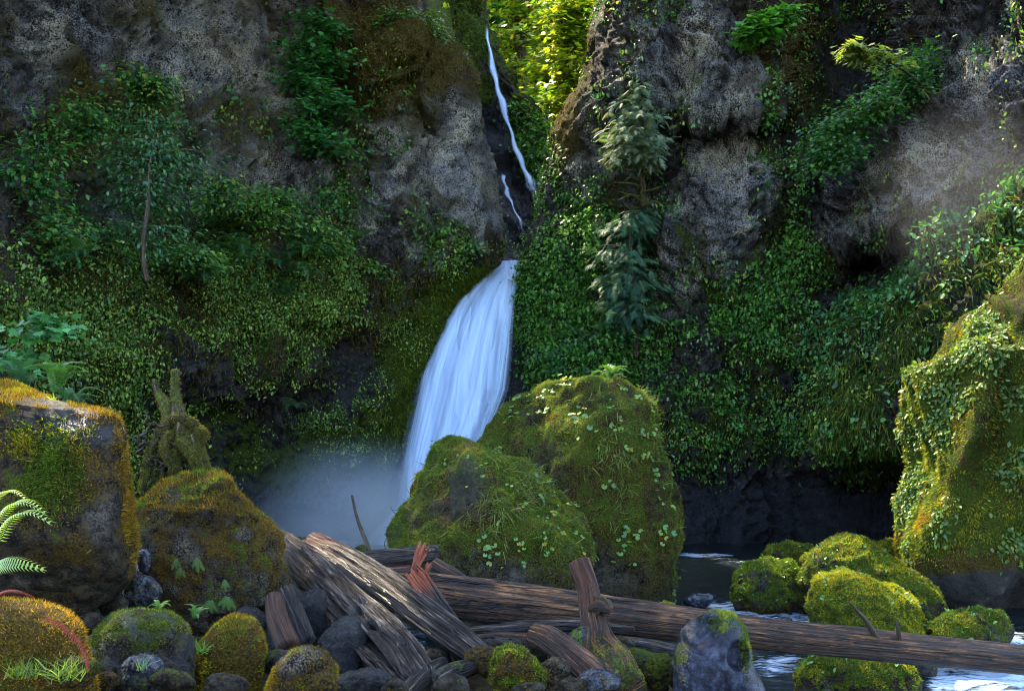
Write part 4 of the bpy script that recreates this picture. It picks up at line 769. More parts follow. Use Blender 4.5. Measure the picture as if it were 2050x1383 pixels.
s1 = plank('splinter', (846, 1098, 8.9), (826, 1152, 8.75), .13, .05, pk, n=12, red=(.9, 1), seed=5, jag=.07)
s2 = plank('splinter', (860, 1128, 8.85), (848, 1156, 8.75), .07, .04, pk, n=8, red=(.9, 1), seed=6, jag=.04)

# mossy upturned root mass
RT = log('root_mass', [(352, 738, 10.2), (351, 775, 10.2), (354, 815, 10.15), (362, 850, 10.1), (390, 905, 10.05), (418, 985, 10.0)], [.05, .05, .065, .11, .11, .09], 'upturned root mass draped in olive moss, with two horn like stubs', 'root', 'bark', n=120, seg=40, seed=20, rough=.15, grain=.1, cov=lambda th, s, n1, V: (.7 + .3 * n1, 0, 0))
rts = [([(309, 758, 10.2), (316, 785, 10.2), (332, 810, 10.15), (340, 850, 10.1), (330, 915, 10.05), (322, 990, 10.0)], [.025, .035, .07, .075, .075, .08]),
       ([(318, 862, 10.0), (345, 838, 9.98), (380, 842, 10), (402, 866, 10.05)], [.045, .05, .05, .045]),
       ([(362, 845, 10.0), (352, 905, 9.95), (346, 990, 9.9)], [.06, .055, .06]), ([(385, 868, 10.0), (402, 915, 10.0), (428, 980, 10.0)], [.06, .06, .05]),
       ([(335, 850, 10.0), (305, 900, 9.95), (285, 985, 9.9)], [.055, .05, .05]), ([(358, 880, 9.9), (385, 910, 9.85), (400, 950, 9.85)], [.05, .05, .04]),
       ([(340, 862, 9.9), (328, 900, 9.85), (352, 940, 9.85)], [.04, .045, .04]), ([(395, 860, 10), (408, 868, 10), (403, 890, 10)], [.05, .05, .02])]
for k in range(22):
    a, b = random.uniform(268, 335), random.uniform(850, 960)
    q_ = random.uniform(0, 6.28); rts.append(([(a + 16, b - 10, 10.0), (a + 14 * math.cos(q_), b + 14 * math.sin(q_), 9.9), (a + 26 * math.cos(q_ + .4), b + 26 * math.sin(q_ + .4), 9.85), (a + 38 * math.cos(q_ + .2), b + 40 * math.sin(q_ + .2) + 8, 9.9)], [.02, .016, .01, .004]))
allr = [RT]
for k, (pts, rad) in enumerate(rts):
    q = log('root', pts, rad, None, parent=RT['o'], mat='bark', n=40 if k < 8 else 22, seg=20 if k < 8 else 8, seed=k * 1.7, rough=.15, cov=(lambda th, s, n1, V: (.65 + .4 * n1, 0, 0)) if k < 8 else (lambda th, s, n1, V: (.45 + .5 * n1, .0, .2)))
    if k < 8: allr.append(q)
for q in allr:
    q2 = dict(o=RT['o'], V=q['V'], F=q['F'], N=q['N']); fuzz(q2, np.ones(len(q['V'])), 2000, .04, [(.13, .11, .025), (.09, .085, .02), (.17, .13, .03), (.06, .07, .015)], 0, hang=.8, jit=.5)
# ------------------------------------------------------------------ leaf cover on the cliffs
def clumped(V, FA, wt, n, per, spread, rng=R):
    """leaf positions in clumps on a surface"""
    p, nn, vi = scatter(V, FA, wt, max(1, n // per)); p = np.repeat(p, per, 0); nn = np.repeat(nn, per, 0); vi = np.repeat(vi, per)
    off = rng.normal(size=p.shape) * spread; off -= nn * (off * nn).sum(1)[:, None] * .75
    return p + off, nn, vi
def ccol(n, per, pal):
    m = -(-n // per); return np.repeat(np.asarray(pal)[R.integers(0, len(pal), m)] * R.uniform(.6, 1.35, (m, 1)), per, 0)[:n]
def csz(n, per, a, b):
    m = -(-n // per); return np.repeat(R.uniform(.6, 1.5, m), per)[:n] * R.uniform(a, b, n)
G1 = [tuple(1.6 * x for x in c_) for c_ in [(.035, .1, .018), (.05, .14, .02), (.07, .17, .03), (.025, .075, .02)]]           # deep green
G2 = [tuple(1.55 * x for x in c_) for c_ in [(.12, .19, .03), (.16, .21, .035), (.09, .16, .03), (.06, .12, .03)]]             # small yellow green leaves
G3 = [tuple(1.5 * x for x in c_) for c_ in [(.04, .13, .035), (.03, .1, .04), (.06, .17, .04), (.02, .07, .03)]]              # bluish green
BR = [(.12, .085, .02), (.17, .12, .028), (.08, .06, .015), (.13, .12, .025)]            # brown moss
def camn(V, nn): return nn * np.sign((nn * (np.array([0, 0, CH]) - V)).sum(1))[:, None]
def infr(px, py): return ((px > -60) & (px < 2110) & (py > -60) & (py < 1115)).astype(float)
o, V, FA, px, py, lich, green, brown, wet, n1, n2 = CL
fr = infr(px, py)
# moss blades hanging from the stone
w_ = np.clip(brown * 1.1 + green * .6 - .6 * lich, 0, 1) * ss(900, 600, py) * fr * np.clip(.6 + n2, 0, 1)
p, nn, vi = scatter(V, FA, w_, 150000); nn = camn(p, nn); cm = np.where((green[vi] + .3 * R.normal(size=len(vi)) > .45)[:, None], np.array(GRN)[R.integers(0, 4, len(vi))] * .9, np.array(BR)[R.integers(0, 4, len(vi))])
leaves('moss', p - nn * .03, nn * .8 + np.array([0, 0, -.75]), nn, R.uniform(.1, .26, len(p)), 'tuft', cm, M['moss'], o, .4)
# small leaves on the lower wall
w_ = np.clip((.02 + .9 * n1 + .7 * n2 + .12 * ss(540, 620, py)) * 1.8, 0, 1) * ss(480, 560, py) * ss(1010, 900, py) * fr * (1 - .6 * blob(px, py, 650, 750, 100, 70)) * (px < ip(py, EDGE_L) - 12)
band = perlin(np.stack([(px * .75 + py * .66) / 42, (px * .66 - py * .75) / 240, 0 * px], 1)) + .4 * n2
w_ *= 1 - ss(640, 720, py) * ss(280, 420, px) * (1 - np.clip(.25 + 2.2 * band, 0, 1)); w_ *= 1 - .85 * ss(880, 930, py) * ss(430, 520, px)
p, nn, vi = clumped(V, FA, w_, 56000, 8, .2); nn = camn(p, nn)
leaves('leaves', p + nn * .06, nn * .5 + np.array([0, -.1, -.8]), nn + [0, 0, .5], csz(len(p), 8, .06, .13), 'oval', ccol(len(p), 8, G2 + G2 + G1[:1]), M['leaf'], o, .45)
# leaves and herbs on the ledge and the upper wall
w_ = np.clip(.5 * blob(px, py, 500, 450, 420, 80) + .3 * green + .7 * n1 - .3 * lich - .15, 0, 1) * ss(600, 520, py) * fr
w_ += fr * .35 * blob(px, py, 250, 270, 180, 60) * np.clip(.4 + n2, 0, 1) + .3 * fr * blob(px, py, 740, 300, 70, 130) * np.clip(.3 + n2, 0, 1)
p, nn, vi = clumped(V, FA, w_, 24000, 10, .28); nn = camn(p, nn)
leaves('leaves', p + nn * R.uniform(.02, .25, (len(p), 1)), nn * .7 + np.array([0, -.1, -.25]), nn + [0, 0, 1.0], csz(len(p), 10, .09, .2), 'sprig', ccol(len(p), 10, G3 + G1 + G2), M['leaf'], o, .5)
# bright moss bank beside the fall
w_ = fr * ss(525, 560, py) * ss(1000, 900, py) * blob(px, py, ip(py, EDGE_L) - 25, py, 32, 1)
p, nn, vi = scatter(V, FA, w_, 16000); nn = camn(p, nn)
leaves('moss', p, nn + np.array([0, 0, -.8]), nn, R.uniform(.1, .28, len(p)), 'tuft', [(.08, .12, .012), (.13, .16, .015), (.05, .09, .01)], M['moss'], o, .3)

o, V, FA, px, py, lich, green, brown, wet, n1, n2, bank, cave = CR
fr = infr(px, py); hang = ss(1600, 1450, px)
w_ = np.clip(brown * .8 + green * .8 - .7 * lich, 0, 1) * ss(1000, 850, py) * fr * np.clip(.6 + n2, 0, 1) * (1 - cave)
p, nn, vi = scatter(V, FA, w_, 70000); nn = camn(p, nn); cm = np.where((green[vi] + .3 * R.normal(size=len(vi)) > .4)[:, None], np.array(GRN)[R.integers(0, 4, len(vi))] * .8, np.array(BR)[R.integers(0, 4, len(vi))])
leaves('moss', p - nn * .03, nn * .8 + np.array([0, 0, -.75]), nn, R.uniform(.12, .32, len(p)), 'tuft', cm, M['moss'], o, .35)
# thick bright leaf curtain right of the fall
w_ = fr * np.clip(1.1 * blob(px, py, 1120, 560, 110, 190) + .9 * blob(px, py, 1200, 720, 150, 110) + .8 * blob(px, py, 1460, 640, 110, 55) + .7 * blob(px, py, 1350, 770, 110, 70) + .6 * blob(px, py, 1600, 420, 60, 90) + .5 * blob(px, py, 1560, 560, 90, 70)
    + .5 * blob(px, py, 1130, 420, 60, 60) + .8 * n1 + .3 * n2 - .15 - .55 * lich, 0, 1) * ss(290, 380, py) * ss(900, 800, py) * (1 - cave) * ss(1720, 1600, px) * (px > ip(py, EDGE_R) - 4)
p, nn, vi = clumped(V, FA, w_, 70000, 9, .26); nn = camn(p, nn); lay = .12 * np.sin(p[:, 2] * 9 + 3 * fbm(p * .7, 2))
leaves('leaves', p + nn * (.16 + lay)[:, None], nn * .55 + np.array([0, -.15, -.55]), nn * .6 + [0, 0, 1.0], csz(len(p), 9, .11, .22), 'sprig', ccol(len(p), 9, G1 + [(.1, .27, .03), (.13, .3, .04), (.09, .24, .05)]), M['leaf'], o, .3)
# finer leaves lower down and higher up
w_ = fr * np.clip((.05 + .7 * n1 + .7 * n2 - .35 * lich) * 1.6, 0, 1) * (px > ip(py, EDGE_R) - 4) * ss(990, 900, py) * (1 - cave) * (1 - bank) * (1 - .6 * blob(px, py, 1700, 150, 160, 120)) * (.4 + .6 * ss(600, 780, py))
p, nn, vi = clumped(V, FA, w_, 60000, 8, .25); nn = camn(p, nn)
leaves('leaves', p + nn * .08, nn * .5 + np.array([0, -.1, -.8]), nn + [0, 0, .5], csz(len(p), 8, .08, .16), 'oval', ccol(len(p), 8, G1 + G2 + G3[:2]), M['leaf'], o, .45)
# grassy bank with big leaves on its brow
bt = ip(px, [(1560, 740), (1640, 665), (1750, 610), (1850, 545), (1930, 490), (2025, 430), (2400, 250)])
p, nn, vi = scatter(V, FA, fr * bank * np.clip(.5 + n1, 0, 1), 42000); nn = camn(p, nn)
leaves('moss', p, nn * .6 + np.array([.1, 0, -.9]), nn, R.uniform(.15, .4, len(p)), 'tuft', GRN + [(.06, .11, .03), (.05, .1, .03)], M['moss'], o, .25, wscale=.7)
p, nn, vi = clumped(V, FA, fr * ss(1600, 1680, px) * (blob(px, py, px, bt + 45, 1, 50) + .25 * bank * (n2 > 0)), 17000, 7, .25); nn = camn(p, nn)
leaves('leaves', p + nn * .1, nn * .6 + np.array([-.2, -.2, -.6]), nn + [0, 0, .9], R.uniform(.12, .27, len(p)), 'oval', G3 + [(.08, .2, .06), (.06, .17, .05)], M['leaf'], o, .35)
p, nn, vi = clumped(V, FA, fr * bank * np.clip(n2 + .3, 0, 1), 12000, 8, .2); nn = camn(p, nn)
leaves('leaves', p + nn * .06, nn * .5 + np.array([0, -.1, -.8]), nn + [0, 0, .5], R.uniform(.07, .15, len(p)), 'oval', G2 + G1, M['leaf'], o, .45)
# gorge slab
o, V, FA, px, py, green, wet = CG
p, nn, vi = scatter(V, FA, np.clip(green - .3, 0, 1), 9000); nn = camn(p, nn)
leaves('moss', p, nn + np.array([0, 0, -.5]), nn, R.uniform(.15, .4, len(p)), 'tuft', [(.08, .13, .015), (.05, .1, .012), (.12, .14, .02)], M['moss'], o, .4)
p, nn, vi = clumped(V, FA, np.clip(green - .2, 0, 1) * ss(1000, 1060, px) * ss(200, 280, py), 4000, 8, .3); nn = camn(p, nn)
leaves('leaves', p + nn * .2, nn + [0, 0, .2], nn + [0, 0, 1.], R.uniform(.2, .4, len(p)), 'sprig', G1, M['leaf'], o, .5)

# ------------------------------------------------------------------ trees and shrubs
def tree(name, label, trunk, rad, crowns, nb, leaf, cat='tree', group=None, tpl='sprig', size=(.14, .26), cols=G3, mat='leaf', per=60, flat=.25, droop=.15, bmat='bark', bseg=6, brad=.03, toward=True, spread=.55, name_leaf='crown', barkmoss=.2):
    """trunk through px, py, depth points; crowns = px, py, depth, half width, half height, half depth in metres; nb branches reach into them and carry flat leaf sprays"""
    base = P(*trunk[0]); root = put(name, None, None, base); tag(root, label, cat, group)
    tp = cr(PP(trunk), 60); lg = log('trunk', PP(trunk), rad, None, parent=root, mat=bmat, world=True, n=40, seg=12, seed=R.random() * 50, cap=.1, cov=lambda th, s, n1, V: (barkmoss + .4 * n1, 0, .1))
    pos, dr = [], []
    wts = np.array([c[3] * c[4] for c in crowns]); wts = wts / wts.sum()
    for k in range(nb):
        c = crowns[R.choice(len(crowns), p=wts)]; d = unit(R.normal(size=3)) * R.random() ** .4
        tip = P(c[0], c[1], c[2]) + d * [c[3], c[5], c[4]]
        a = tp[np.argmin(np.linalg.norm((tp - tip) * [.6, .6, 1.6], axis=1))]; a = a + (tip - a) * .0
        mid = (a + tip) / 2 + np.array([0, 0, .12 * np.linalg.norm(tip - a)]) + R.normal(size=3) * .08
        if k < 40 and np.linalg.norm(tip - a) > .15:
            log('branch', [a, mid, tip], [brad, brad * .6, brad * .25], None, parent=root, mat=bmat, world=True, n=8, seg=bseg, seed=k, cov=lambda th, s, n1, V: (barkmoss + .3 * n1, 0, .1))
        m = per; t = R.random(m) ** .6; q = (1 - t)[:, None] ** 2 * a + 2 * (t * (1 - t))[:, None] * mid + t[:, None] ** 2 * tip
        hd = unit((tip - a) * [1, 1, .3] + 1e-6); off = R.normal(size=(m, 3)) * [spread, spread, spread * flat] * (.35 + .65 * t)[:, None]
        off[:, 2] -= droop * np.linalg.norm(off[:, :2], axis=1)
        pos.append(q + off); dr.append(unit(off * [1, 1, .3]) * .7 + hd * .6 + [0, 0, -.35])
    pos, dr = np.concatenate(pos), np.concatenate(dr)
    leaves(name_leaf, pos, dr, np.tile([0, -.25, 1.], (len(pos), 1)), R.uniform(*size, len(pos)), tpl, cols, M[mat], root, .3)
    return root
# trees on the left cliff
tree('alder_tree', 'slender tree with a pale leaning trunk and airy layered crown on the left cliff ledge', [(296, 566, 25.8), (288, 525, 25.5), (287, 475, 25.3), (297, 410, 25.4), (299, 345, 25.8), (314, 240, 26.4)], [.085, .075, .065, .055, .035, .012],
     [(300, 270, 26.8, 1.7, .9, 1.1), (250, 330, 26.6, 1.8, .7, .9), (360, 330, 26.8, 1.6, .8, .9), (300, 420, 26.8, 2.0, .8, .9), (240, 480, 26.6, 1.6, .5, .8), (360, 500, 26.6, 1.4, .5, .8)], 80, None, tpl='oval', size=(.1, .18), cols=[(.06, .17, .07), (.05, .13, .07), (.09, .2, .07), (.05, .15, .045)], per=50, flat=.16, spread=.5, brad=.025, barkmoss=-.2, bmat='palebark')
tree('maple_tree', 'leafy green maple clinging to the grey upper wall of the left cliff', [(640, 320, 37.5), (640, 230, 37), (635, 130, 36.8), (640, 30, 36.8)], [.1, .09, .07, .03],
     [(650, 70, 36.3, 1.7, .9, 1.0), (620, 100, 36.2, 1.3, .7, 1), (600, 150, 36.2, 1.0, .6, .8), (680, 120, 36, 1.0, .8, .8), (630, 200, 36, 1.5, .7, .9), (600, 250, 36, .7, .5, .7), (655, 275, 36, 1.3, .6, .8), (690, 200, 36, .6, .9, .7)], 95, None, tpl='maple', size=(.15, .26), cols=[(.05, .2, .06), (.07, .26, .07), (.03, .14, .05), (.08, .24, .05)], per=34, flat=.22, spread=.5, brad=.03)
shr = [(430, 385, 30.5, 1.3, .7, 'bushy shrub below the grey rock on the left ledge, nearest the slender tree'), (500, 420, 32, 1.5, .6, 'dark spreading shrub in the middle of the left ledge'), (560, 400, 33, 1.0, .5, 'small rounded shrub on the left ledge under the maple'),
       (610, 470, 33.6, 1.5, .6, 'wide dark shrub overhanging the lower left wall'), (660, 500, 34.5, .9, .5, 'short shrub at the right end of the left ledge'), (70, 330, 24.5, 1.2, 1.0, 'feathery dark shrub at the left edge of the cliff'), (110, 470, 25, 1.4, .7, 'low herb thicket at the left edge of the ledge'),
       (380, 520, 29, 1.2, .5, 'low shrub right of the slender tree base'), (170, 240, 27.5, 1.2, .6, 'light shrub high on the left cliff'), (290, 170, 29.5, 1.3, .5, 'flat shrub on the brow above the slender tree'), (860, 55, 37.5, .8, .5, 'bright shrub on the mossy top of the left cliff near the cleft'),
       (800, 45, 37.3, .9, .4, 'low shrub on the left cliff top beside the bright one'), (930, 500, 38, .9, .4, 'green fern like shrub just above the top of the big waterfall'), (740, 540, 36, .6, .35, 'small blue green shrub on the wall left of the big waterfall')]
for i, (x, y, Y, rx, rz, lb) in enumerate(shr):
    tree('shrub', lb, [(x, y + rz * F / Y * .9, Y + .5), (x, y, Y), (x + 3, y - rz * F / Y * .5, Y - .1)], [.035, .03, .015], [(x, y, Y - .2, rx, rz, .8)], int(10 + 12 * rx), None, 'shrub', 'shrubs on the cliff ledges', tpl=('sprig', 'oval')[i % 2], size=(.12, .24), cols=[G3 + G2[:2], G1 + G2, G3 + G1 + G2[:1]][i % 3], per=40, flat=.35, spread=.4, brad=.018)
# right cliff
tree('conifer_tree', 'pale green conifer with drooping sprays and mossy lower branches on the right cliff', [(1290, 420, 35.6), (1285, 340, 35), (1280, 250, 34.6), (1276, 150, 34.4)], [.13, .1, .08, .02],
     [(1278, 180, 34.0, .55, .5, .5), (1270, 225, 33.9, 1.0, .5, .8), (1265, 260, 33.9, 1.2, .5, .9), (1290, 290, 33.9, 1.2, .5, .9), (1250, 300, 33.9, .9, .4, .8)], 80, None, tpl='spray', size=(.28, .5), cols=[(.2, .28, .16), (.16, .24, .14), (.26, .32, .2), (.1, .17, .1)], mat='needle', per=16, flat=.3, droop=.35, spread=.3, brad=.025, barkmoss=.5)
rt = put('conifer_tree', None, None, P(1280, 380, 36.5)); tag(rt, 'bare golden mossy branches jutting from the right cliff below the pale conifer', 'branches')
for k in range(12):
    y = 315 + k * 10; s_ = -1 if k % 3 else 1
    log('branch', [(1285, y + 10, 35.2), (1285 + s_ * 22, y + random.uniform(-6, 6), 34.4), (1285 + s_ * random.uniform(36, 62), y + random.uniform(-14, 10), 34)], [.05, .035, .012], None, parent=rt, mat='bark', n=12, seg=8, seed=k, cov=lambda th, s, n1, V: (.85, 0, 0))
tree('conifer_tree', 'dark blue green conifer with hanging boughs, below the mossy bare branches', [(1275, 720, 36.4), (1270, 600, 35.4), (1262, 480, 35), (1268, 415, 35)], [.12, .1, .06, .02],
     [(1260, 450, 35.5, 1.0, .5, .8), (1235, 500, 35.4, 1.2, .6, .9), (1265, 560, 35.3, 1.3, .6, .9), (1225, 580, 35.3, .9, .7, .8), (1255, 620, 35.3, 1.0, .5, .8), (1300, 440, 35.4, .7, .4, .7)], 95, None, tpl='spray', size=(.32, .6), cols=[(.045, .12, .07), (.06, .14, .08), (.035, .09, .055), (.08, .17, .08)], mat='needle', per=12, flat=.35, droop=.45, spread=.32, brad=.025)
tree('shrub', 'blue green leafy bush at the right rim of the big waterfall', [(1130, 760, 38), (1125, 730, 37.4), (1125, 700, 37.2)], [.04, .03, .02], [(1130, 725, 37, .9, .6, .6), (1180, 700, 36.8, .7, .4, .6), (1260, 670, 36, 1.0, .4, .7)], 34, None, 'shrub', 'shrubs on the cliff ledges', size=(.14, .28), cols=G3, per=50, flat=.5, spread=.35, brad=.02)
tree('shrub', 'leafy branch with bright tips hanging in from the top of the right cliff', [(1610, -10, 36), (1570, 20, 34), (1530, 45, 33), (1500, 70, 32.5)], [.05, .04, .03, .01], [(1520, 50, 32.5, .7, .4, .6), (1570, 40, 33, .8, .4, .6), (1500, 72, 32.3, .3, .2, .3)], 26, None, 'shrub', None, tpl='maple', size=(.16, .28), cols=[(.07, .24, .03), (.05, .18, .03), (.1, .28, .03)], per=36, flat=.3, spread=.35, brad=.02)
tree('shrub', 'overhanging shrub with pale sunlit leaf tips across the dark alcove', [(1850, 175, 31), (1820, 150, 30), (1780, 125, 29.2), (1700, 95, 28.6)], [.05, .04, .025, .008], [(1730, 105, 28.6, .8, .3, .4), (1700, 92, 28.5, .4, .15, .3), (1800, 110, 28.8, .4, .4, .4), (1740, 135, 28.6, .4, .15, .3)], 26, None, 'shrub', None, tpl='maple', size=(.14, .24), cols=[(.2, .26, .06), (.14, .22, .05), (.26, .3, .1)], mat='leaf_thin', per=15, flat=.3, spread=.22, brad=.018)
tree('shrub', 'long sloping thicket of deep green leaves below the dark alcove', [(1850, 200, 31.5), (1780, 230, 31), (1700, 270, 31), (1640, 320, 32)], [.05, .04, .03, .015], [(1810, 130, 31, .9, .5, .6), (1790, 180, 30.8, 1.3, .6, .8), (1730, 220, 30.6, 1.3, .6, .8), (1680, 260, 31, 1.1, .6, .8), (1690, 320, 30.5, 1.0, .8, .8), (1640, 300, 31.5, .8, .6, .7), (1850, 90, 31.5, .7, .7, .7)], 110, None, 'shrub', None, tpl='sprig', size=(.14, .27), cols=G3 + G1, per=50, flat=.35, spread=.4, brad=.02)
tree('shrub', 'small clump of bright leaves on the dark face left of the sloping thicket', [(1535, 260, 34.5), (1530, 235, 34), (1525, 220, 33.8)], [.03, .025, .01], [(1530, 235, 33.8, .5, .4, .4)], 9, None, 'shrub', 'shrubs on the cliff ledges', size=(.16, .28), cols=G1, per=30, flat=.4, spread=.3, brad=.015)
bb = put('dead_branch', None, None, P(1840, 185, 29)); tag(bb, 'bare twiggy branch glowing gold in the sun below the overhanging shrub', 'branch')
for k, pts in enumerate(([(1870, 190, 29.6), (1845, 180, 29.2), (1828, 176, 29)], [(1845, 180, 29.2), (1860, 198, 28.9), (1853, 206, 28.8)], [(1870, 190, 29.6), (1890, 182, 29.6), (1830, 172, 28.9)], [(1815, 170, 29), (1800, 195, 28.6), (1775, 242, 28.4)], [(1798, 195, 28.6), (1785, 205, 28.5), (1775, 207, 28.4)], [(1790, 215, 28.5), (1778, 225, 28.4), (1766, 222, 28.3)])):
    log('twig', pts, [.03, .022, .006], None, parent=bb, mat='bark', n=14, seg=6, seed=k, cov=lambda th, s, n1, V: (.85, .0, 0))
# maple sapling at the left edge
tree('maple_sapling', 'maple sapling reaching in at the left edge above the big angular boulder', [(-40, 760, 13.2), (10, 715, 13), (60, 675, 12.9), (110, 640, 12.8)], [.03, .022, .015, .006], [(100, 635, 12.8, .3, .12, .3), (70, 660, 12.8, .4, .14, .35), (110, 660, 12.7, .32, .1, .3), (50, 690, 12.8, .35, .1, .3), (20, 710, 12.9, .3, .12, .3), (40, 730, 12.8, .3, .08, .3)], 30, None, 'sapling', None, tpl='maple', size=(.09, .16), cols=[(.05, .19, .05), (.06, .22, .06), (.035, .14, .04)], per=9, flat=.3, spread=.16, brad=.006)
# sunlit wood behind the cleft
SUNL = [(.22, .3, .015), (.3, .34, .02), (.14, .24, .02), (.34, .3, .03), (.1, .2, .02)]
bk = [([(1040, 330, 70), (1042, 200, 70), (1041, 80, 70), (1040, -260, 70)], [.55, .5, .45, .3], [(1010, 60, 68, 3, 2.5, 3), (1075, 60, 68, 3, 3, 3), (1030, -80, 69, 5, 5, 4), (1010, 130, 67.5, 1.6, 1.2, 1.5)], 'tall dark trunk among sunlit leaves at the head of the cleft'),
      ([(1120, 330, 66), (1120, 240, 65), (1125, 120, 65), (1120, -40, 65)], [.2, .18, .14, .05], [(1120, 100, 64, 2.4, 2.5, 2), (1090, 170, 64, 2, 2, 2), (1130, 30, 64, 2.5, 2, 2), (1100, 220, 63, 1.5, 1.2, 1.2)], 'sunlit yellow green maple filling the gap above the cleft'),
      ([(1160, 300, 60), (1155, 200, 59), (1150, 110, 58.5), (1150, 0, 58)], [.22, .18, .14, .05], [(1155, 60, 57.5, 1.8, 2, 1.5), (1135, 130, 57, 1.5, 1.2, 1.2), (1160, 10, 57, 2, 1.5, 1.5), (1110, 205, 57.5, 1.1, .7, 1), (1140, 170, 57, .9, .7, 1)], 'brightest golden leaved tree leaning over the right lip of the cleft'),
      ([(1085, 420, 80), (1090, 250, 80), (1095, 60, 80), (1100, -200, 80)], [.4, .35, .3, .1], [(1080, 120, 79, 5, 5, 4), (1110, 0, 79, 5, 5, 4), (1085, 220, 79, 3, 2, 3)], 'shaded green tree farthest back in the gap'),
      ([(990, 400, 76), (992, 200, 76), (995, 50, 76), (1000, -200, 76)], [.4, .35, .3, .1], [(1000, 60, 75, 4, 5, 4), (985, -60, 75, 5, 5, 4), (940, 0, 75, 4, 4, 3)], 'dark green tree behind the top of the thin waterfall')]
for i, (t_, r_, c_, lb) in enumerate(bk):
    tree('maple_tree', lb, t_, r_, c_, (60, 75, 60, 60, 45)[i], None, 'tree', 'trees behind the cleft', tpl='maple', size=(.26, .48) if i < 3 else (.4, .7), cols=SUNL if i < 3 else G1 + SUNL[:2], mat='leaf_thin', per=52, flat=.45, spread=.8, brad=.07, toward=False)

# ------------------------------------------------------------------ ferns, grass
def frond_mesh(name, n=24, wide=.17, arch=.35, tipcurl=0.0, col=(.06, .17, .04), col2=(.1, .22, .05), nar=.2):
    V, FA, C = [], [], []
    def rach(t): return np.array([0, t * (1 - .12 * t), arch * math.sin(min(1, t) * 2.4) * .8 - arch * .5 * t * t - tipcurl * max(0, t - .75) ** 2 * 6])
    for k in range(n):
        t = .06 + .93 * k / n; L = wide * (math.sin(math.pi * min(1, (t * .86 + .14))) ** .65) + .008; a, b = rach(t), rach(t + .5 / n)
        for s in (-1, 1):
            i = len(V); m = (a + b) / 2
            V += [a, b, m + np.array([s * L * .55, .02, .012]) + (b - a) * nar, m + np.array([s * L, .045, -.03]) , m + np.array([s * L * .55, .0, .012]) - (b - a) * nar * .8]
            FA += [(i, i + 1, i + 2), (i, i + 2, i + 4), (i + 2, i + 3, i + 4)]; C += [col, col, col2, col2, col]
        i = len(V); d = np.array([.006, 0, 0]); c2 = rach(t + 1 / n); V += [a - d, a + d, c2 + d * .8, c2 - d * .8]; FA += [(i, i + 1, i + 2), (i, i + 2, i + 3)]; C += [(.12, .13, .03)] * 4
    return mesh_np(name, np.array(V), np.array(FA), M['leaf'], smooth=False, cov=np.array(C))
FM = [frond_mesh('frond'), frond_mesh('frond', arch=.5, col=(.05, .15, .045)), frond_mesh('frond', wide=.2, arch=.6, col=(.07, .2, .04))]
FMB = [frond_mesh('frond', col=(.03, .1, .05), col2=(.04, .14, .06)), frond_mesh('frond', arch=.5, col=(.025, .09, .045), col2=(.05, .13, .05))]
FRED = [frond_mesh('frond', n=26, wide=.12, arch=.3, col=(.2, .012, .006), col2=(.3, .025, .01), nar=.05)]
FBRT = [frond_mesh('frond', n=24, wide=.11, arch=.3, tipcurl=.3, col=(.2, .34, .06), col2=(.3, .42, .1), nar=.15)]
FMAI = [frond_mesh('frond', n=16, wide=.15, arch=.15, col=(.08, .2, .05), col2=(.12, .25, .07), nar=.05)]
def fern(label, px, py, Y, n, L, group=None, meshes=FM, az=(0, 360), tilt=(20, 55), name='fern'):
    root = put(name, None, None, P(px, py, Y)); tag(root, label, 'fern', group)
    for k in range(n):
        o = put('frond', meshes[k % len(meshes)], root, (0, 0, 0)); s = L * random.uniform(.75, 1.1); o.scale = (s, s, s)
        o.rotation_euler = (math.radians(random.uniform(*tilt)), 0, math.radians(az[0] + (az[1] - az[0]) * (k + random.uniform(-.3, .3)) / max(1, n)))
    return root
def frond(label, a, b, meshes, roll=0, group=None, name='fern', cat='fern', scale=1.0):
    """one frond from root a to tip b (px, py, depth)"""
    A, B = P(*a), P(*b); root = put(name, None, None, A); tag(root, label, cat, group)
    o = put('frond', meshes[0], root, (0, 0, 0)); y = Vector(tuple(unit(B - A))); L = np.linalg.norm(B - A)
    q = y.to_track_quat('Y', 'Z') @ Matrix.Rotation(math.radians(roll), 3, 'Y').to_quaternion(); o.rotation_mode = 'QUATERNION'; o.rotation_quaternion = q; o.scale = (L * scale, L, L); return root
fern('sword fern arching out behind the big angular boulder at the left', 112, 790, 11.5, 15, .62, tilt=(25, 65))
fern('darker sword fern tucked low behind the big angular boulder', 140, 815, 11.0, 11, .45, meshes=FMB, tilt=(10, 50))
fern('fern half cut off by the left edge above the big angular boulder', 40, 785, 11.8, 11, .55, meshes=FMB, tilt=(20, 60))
fern('fern crowning the tallest mossy boulder', 1222, 768, 19.9, 14, .62, tilt=(15, 60))
